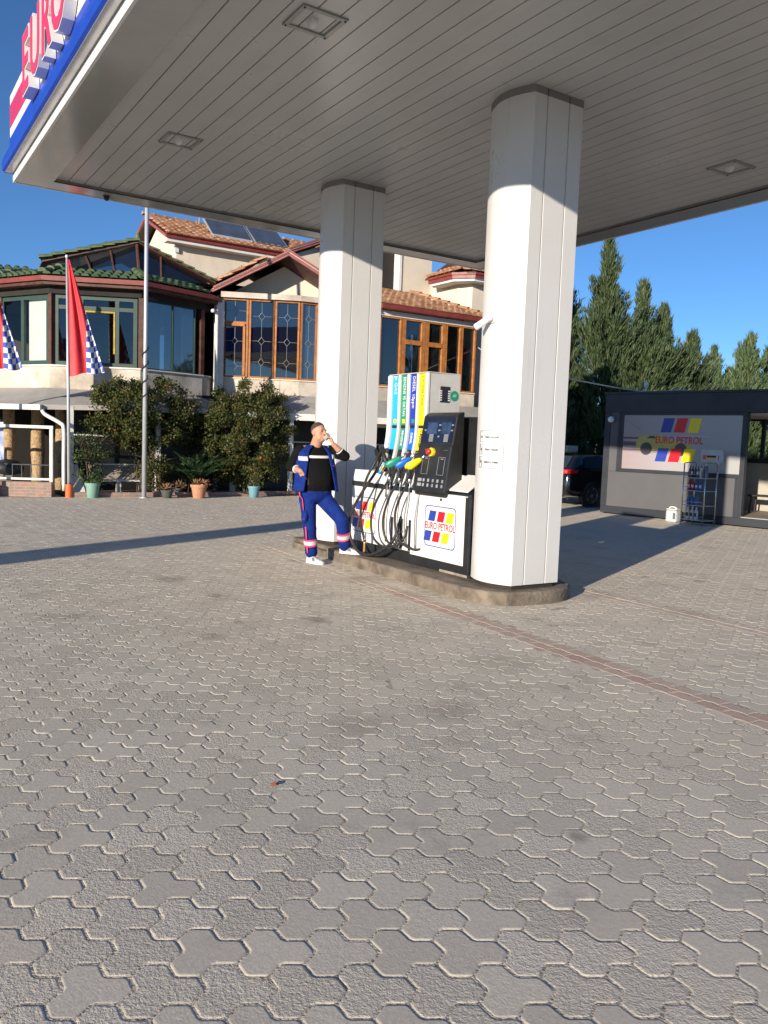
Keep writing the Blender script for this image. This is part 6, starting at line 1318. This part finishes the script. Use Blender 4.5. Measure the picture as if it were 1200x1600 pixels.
# torso surfaces
LV = [(.86, .195, .135, .15, 0), (.94, .208, .165, .155, 0), (1.02, .212, .205, .15, .0), (1.10, .214, .218, .145, 0), (1.18, .214, .208, .142, 0), (1.26, .212, .182, .14, 0), (1.34, .212, .148, .135, 0), (1.41, .210, .125, .125, 0), (1.455, .175, .095, .11, 0), (1.485, .115, .078, .09, 0), (1.515, .078, .07, .075, 0)]
def tc_(z):
    ks = [(.86, V(4.918, 9.16, 0)), (1.1, V(4.915, 9.165, 0)), (1.35, V(4.932, 9.215, 0)), (1.52, V(4.938, 9.235, 0))]
    for (a, p), (b, q) in zip(ks, ks[1:]):
        if z <= b: return p.lerp(q, max(0, (z-a)/(b-a)))
    return ks[-1][1]
def tors(z, hw_, fd, bd, ph, g=0):   # ph: 0 = front, +90 = the man's left
    c = tc_(z); s = math.sin(ph); f = math.cos(ph); e = .85; ss = math.copysign(abs(s)**e, s); ff = math.copysign(abs(f)**e, f)
    return V(c.x, c.y, z)+SDE*((hw_+g)*ss)+FWD*(((fd if f > 0 else bd)+g)*ff)
mb = MB(); n1 = 32; vs = [tors(z, a, b, c, 2*PI*k/n1) for z, a, b, c, _ in LV for k in range(n1)]
mb.add(vs, [(i*n1+k, i*n1+(k+1) % n1, (i+1)*n1+(k+1) % n1, (i+1)*n1+k) for i in range(len(LV)-1) for k in range(n1)]+[tuple(range(n1))[::-1], tuple(range((len(LV)-1)*n1, len(LV)*n1))])
def sleeve(sh, el, wr, t): mb.capsule(sh+V(0, 0, -.01), .078, el, .064); mb.capsule(el, .066, el.lerp(wr, t), .054)
sleeve(J['shR'], J['elR'], J['wrR'], .50); sleeve(J['shL'], J['elL'], J['wrL'], .38)
shirt = solid('shirt', mb, 'shirt', .011, man, smooth=4)
for a, b, t in (('elR', 'wrR', .56), ('elL', 'wrL', .42)):
    p = J[a].lerp(J[b], t); ax = (J[b]-J[a]).normalized(); MB().lathe([(.052, 0), (.055, .004), (.055, .012), (.050, .016)], p, 18, ax).build('cuff', 'reflect', shirt, smooth=True)
MB().tube([tors(1.512, .079, .072, .076, 2*PI*k/24) for k in range(25)], .007, 6).build('collar', mat('collar_grey', (.3, .29, .27), .8), shirt, smooth=True)
def patch(zs_, p0, p1, g, name, m, par, n=14, lv=LV):
    def at(z):
        for (a, *x), (b, *y) in zip(lv, lv[1:]):
            if a <= z <= b: t = (z-a)/(b-a); return [p+(q-p)*t for p, q in zip(x, y)]
        return list(lv[-1][1:])
    vs = [tors(z, *at(z)[:3], R(p0+(p1-p0)*k/n), g) for z in zs_ for k in range(n+1)]
    o = MB().add(vs, [(i*(n+1)+k, i*(n+1)+k+1, (i+1)*(n+1)+k+1, (i+1)*(n+1)+k) for i in range(len(zs_)-1) for k in range(n)]).build(name, m, par, smooth=True)
    q = o.modifiers.new('t', 'SOLIDIFY'); q.thickness = .006; q.offset = 1; return o
patch([1.350, 1.366, 1.382], -38, 40, .004, 'chest_stripe', 'plastic_white', shirt)
# open vest, flared at the right hip
LVV = [(.93, .272, .20, .185, 0), (1.0, .256, .215, .18, 0), (1.1, .240, .218, .172, 0), (1.2, .232, .200, .168, 0), (1.3, .226, .158, .160, 0), (1.38, .230, .142, .150, 0), (1.435, .215, .118, .138, 0), (1.475, .150, .095, .118, 0), (1.505, .095, .082, .098, 0)]
nv_ = 40
def vest_ang(z, k):   # leave the front open, wider at the belly
    op = 40-16*max(0, min(1, (z-1.15)/.3)); a0, a1 = op, 360-op-6; return R(a0+(a1-a0)*k/nv_)
vs = [tors(z, a, b, c, vest_ang(z, k), .012+.008*math.sin(k*.9+z*9)+(.004*math.sin(k*2.1+z*21))) for z, a, b, c, _ in LVV for k in range(nv_+1)]
vest = MB().add(vs, [(i*(nv_+1)+k, i*(nv_+1)+k+1, (i+1)*(nv_+1)+k+1, (i+1)*(nv_+1)+k) for i in range(len(LVV)-1) for k in range(nv_)]).build('vest', 'workblue', man, smooth=True)
q = vest.modifiers.new('s', 'SUBSURF'); q.levels = q.render_levels = 1; q = vest.modifiers.new('t', 'SOLIDIFY'); q.thickness = .014; q.offset = 1
patch([1.315, 1.335, 1.355, 1.37], -34, -72, .042, 'reflective_patch', 'reflect', vest, lv=LVV); patch([1.345, 1.365, 1.385, 1.40], 34, 66, .042, 'reflective_patch', 'reflect', vest, lv=LVV)
patch([1.26, 1.264], 36, 62, .034, 'pocket_piping', 'pink', vest, lv=LVV)
# trousers
mb = MB(); mb.ell(J['pel']+V(0, 0, -.03), (.195, .165, .13)); mb.capsule(J['pel']+SDE*-.07+V(0, 0, .0), .12, J['hipR']+V(0, 0, -.06), .112); mb.capsule(J['pel']+SDE*.07, .12, J['hipL']+V(.01, -.01, -.05), .112)
for h_, k_, a_ in (('hipR', 'knR', 'anR'), ('hipL', 'knL', 'anL')):
    mb.capsule(J[h_]+V(0, 0, -.04), .112, J[k_], .086); mb.capsule(J[k_], .086, J[a_]+V(0, 0, .03), .074)
    for t, rr in ((.12, .008), (.75, .01), (.88, .012), (.97, .009)): p = J[k_].lerp(J[a_]+V(0, 0, .02), t); mb.ell(p, (.086-.010*t+rr, .086-.010*t+rr, .018))
mb.add(*(lambda z0: ([tors(z, a, b, c, 2*PI*k/24, .006) for z, a, b, c, _ in LV[:2] for k in range(24)], [(k, (k+1) % 24, 24+(k+1) % 24, 24+k) for k in range(24)]+[tuple(range(24))[::-1], tuple(range(24, 48))]))(0))
mb.ell(J['hipR'].lerp(J['knR'], .72)+V(-.085, -.03, 0), (.028, .07, .085))     # cargo pocket
tr = solid('trousers', mb, 'workblue', .012, man, smooth=3)
def shin_band(k, a, z, name, m, h, g):
    p0, p1 = J[k], J[a]; t = (p0.z-z)/(p0.z-p1.z); p = p0.lerp(p1, t); ax = (p0-p1).normalized(); r = .090-.013*t+g
    o = MB().lathe([(r-.012, -h), (r, -h*.95), (r, h*.95), (r-.012, h)], p, 22, ax).build(name, m, tr, smooth=40)
for k, a, z in (('knR', 'anR', .275), ('knL', 'anL', .375)):
    shin_band(k, a, z, 'reflective_band', 'reflect', .026, .006); shin_band(k, a, z+.036, 'band_edge', 'pink', .010, .005); shin_band(k, a, z-.036, 'band_edge', 'pink', .010, .005)
def strip(P, w, name, out, dirn=SDE*-1):
    vs = []
    for p in P: vs += [p+FWD*w*.5, p-FWD*w*.5]
    o = MB().add(vs, [(2*i, 2*i+1, 2*i+3, 2*i+2) for i in range(len(P)-1)]).build(name, 'pink', tr, smooth=True); q = o.modifiers.new('t', 'SOLIDIFY'); q.thickness = .008; q.offset = 0
A_ = (SDE*-.82+FWD*.57).normalized()
hp = J['hipR']; kn = J['knR']; an = J['anR']
strip([V(4.918, 9.16, z)+SDE*-.15+A_*.11 for z in (.93, .88)]+[hp.lerp(kn, t)+A_*(.128-.022*t) for t in (.12, .3, .5)], .022, 'side_piping', 0)
strip([kn.lerp(an, t)+A_*(.094-.012*t) for t in (.05, .2, .35, .48)], .035, 'side_piping', 0); strip([kn.lerp(an, t)+A_*(.094-.012*t) for t in (.68, .8, .9)], .035, 'side_piping', 0)
strip([hp.lerp(kn, .78)+A_*.125+FWD*.04*q-SDE*0 for q in (-1, 0, 1)], .012, 'pocket_piping', 0)
def shoe(heel, toe, z, label):
    d = (toe-heel); d.z = 0; L = d.length; d.normalize(); w = d.cross(UP); P = lambda a, b, c: V(heel.x, heel.y, z)+d*a*L+w*b+UP*c
    sec = [(-.02, .024, .055, .030), (.06, .036, .095, .020), (.22, .039, .105, .012), (.36, .040, .098, .012), (.52, .042, .075, .012), (.70, .047, .060, .012), (.86, .044, .050, .012), (.97, .028, .040, .016), (1.01, .012, .028, .02)]
    K = 14; vs = []
    for a, hw_, h, b in sec:
        for k in range(K): t = 2*PI*k/K; c = math.cos(t); s = math.sin(t); vs.append(P(a, hw_*math.copysign(abs(c)**.7, c), (h+b)/2+(h-b)/2*math.copysign(abs(s)**.8, s)))
    up_ = MB().add(vs, [(i*K+k, i*K+(k+1) % K, (i+1)*K+(k+1) % K, (i+1)*K+k) for i in range(len(sec)-1) for k in range(K)]+[tuple(range(K))[::-1], tuple(range((len(sec)-1)*K, len(sec)*K))]).build('shoe', 'shoe', man, smooth=True)
    so_ = [(a, hw_+.004) for a, hw_, _, _ in sec]; pts = [P(a, b, 0) for a, b in so_]+[P(a, -b, 0) for a, b in so_[::-1]]
    MB().slab([p+UP*.001 for p in pts], UP*.024).build('sole', 'plastic_white', up_, bevel=.004)
    for s in (-1, 1): MB().add([P(.42, s*.0425, .04), P(.62, s*.047, .035), P(.58, s*.043, .06), P(.45, s*.038, .085), P(.36, s*.039, .08)], [(0, 1, 2, 3, 4)]).build('side_panel', 'shoe_grey', up_).modifiers.new('t', 'SOLIDIFY').thickness = .004
    for q in (.40, .46, .52): MB().tube([P(q, -.024, .098-.22*(q-.36)), P(q, 0, .106-.22*(q-.36)), P(q, .024, .098-.22*(q-.36))], .004, 5).build('lace', 'shoe', up_)
shoe(V(4.872, 9.235, 0), V(4.955, 8.965, 0), .001, 'R'); shoe(V(5.225, 9.01, 0), V(5.385, 8.775, 0), .137, 'L')
MB().ell(J['hipR']+V(-.17, -.02, -.02), (.03, .045, .05)).build('hidden_hand', 'skin', man) if False else None
MB().box((4.735, 9.02, 1.01), (4.775, 9.06, 1.10)).build('radio', 'rubber', man, bevel=.008)
ga_ = (HF*.75+UP*.55+HS*.1).normalized()
gl_ = thing('drinking_glass', 'small clear glass held to the mouth by the man', 'glass', tuple(GC))
MB().lathe([(.023, .0), (.028, -.002), (.033, .075), (.031, .075), (.026, .006), (.002, .006)], GC+ga_*.035, 20, -ga_).build('tumbler', 'drinkglass', gl_, smooth=40)
MB().lathe([(.025, 0), (.028, .025), (.002, .026)], GC+ga_*.028, 16, -ga_).build('drink', mat('drink', (.40, .36, .31), .15), gl_)
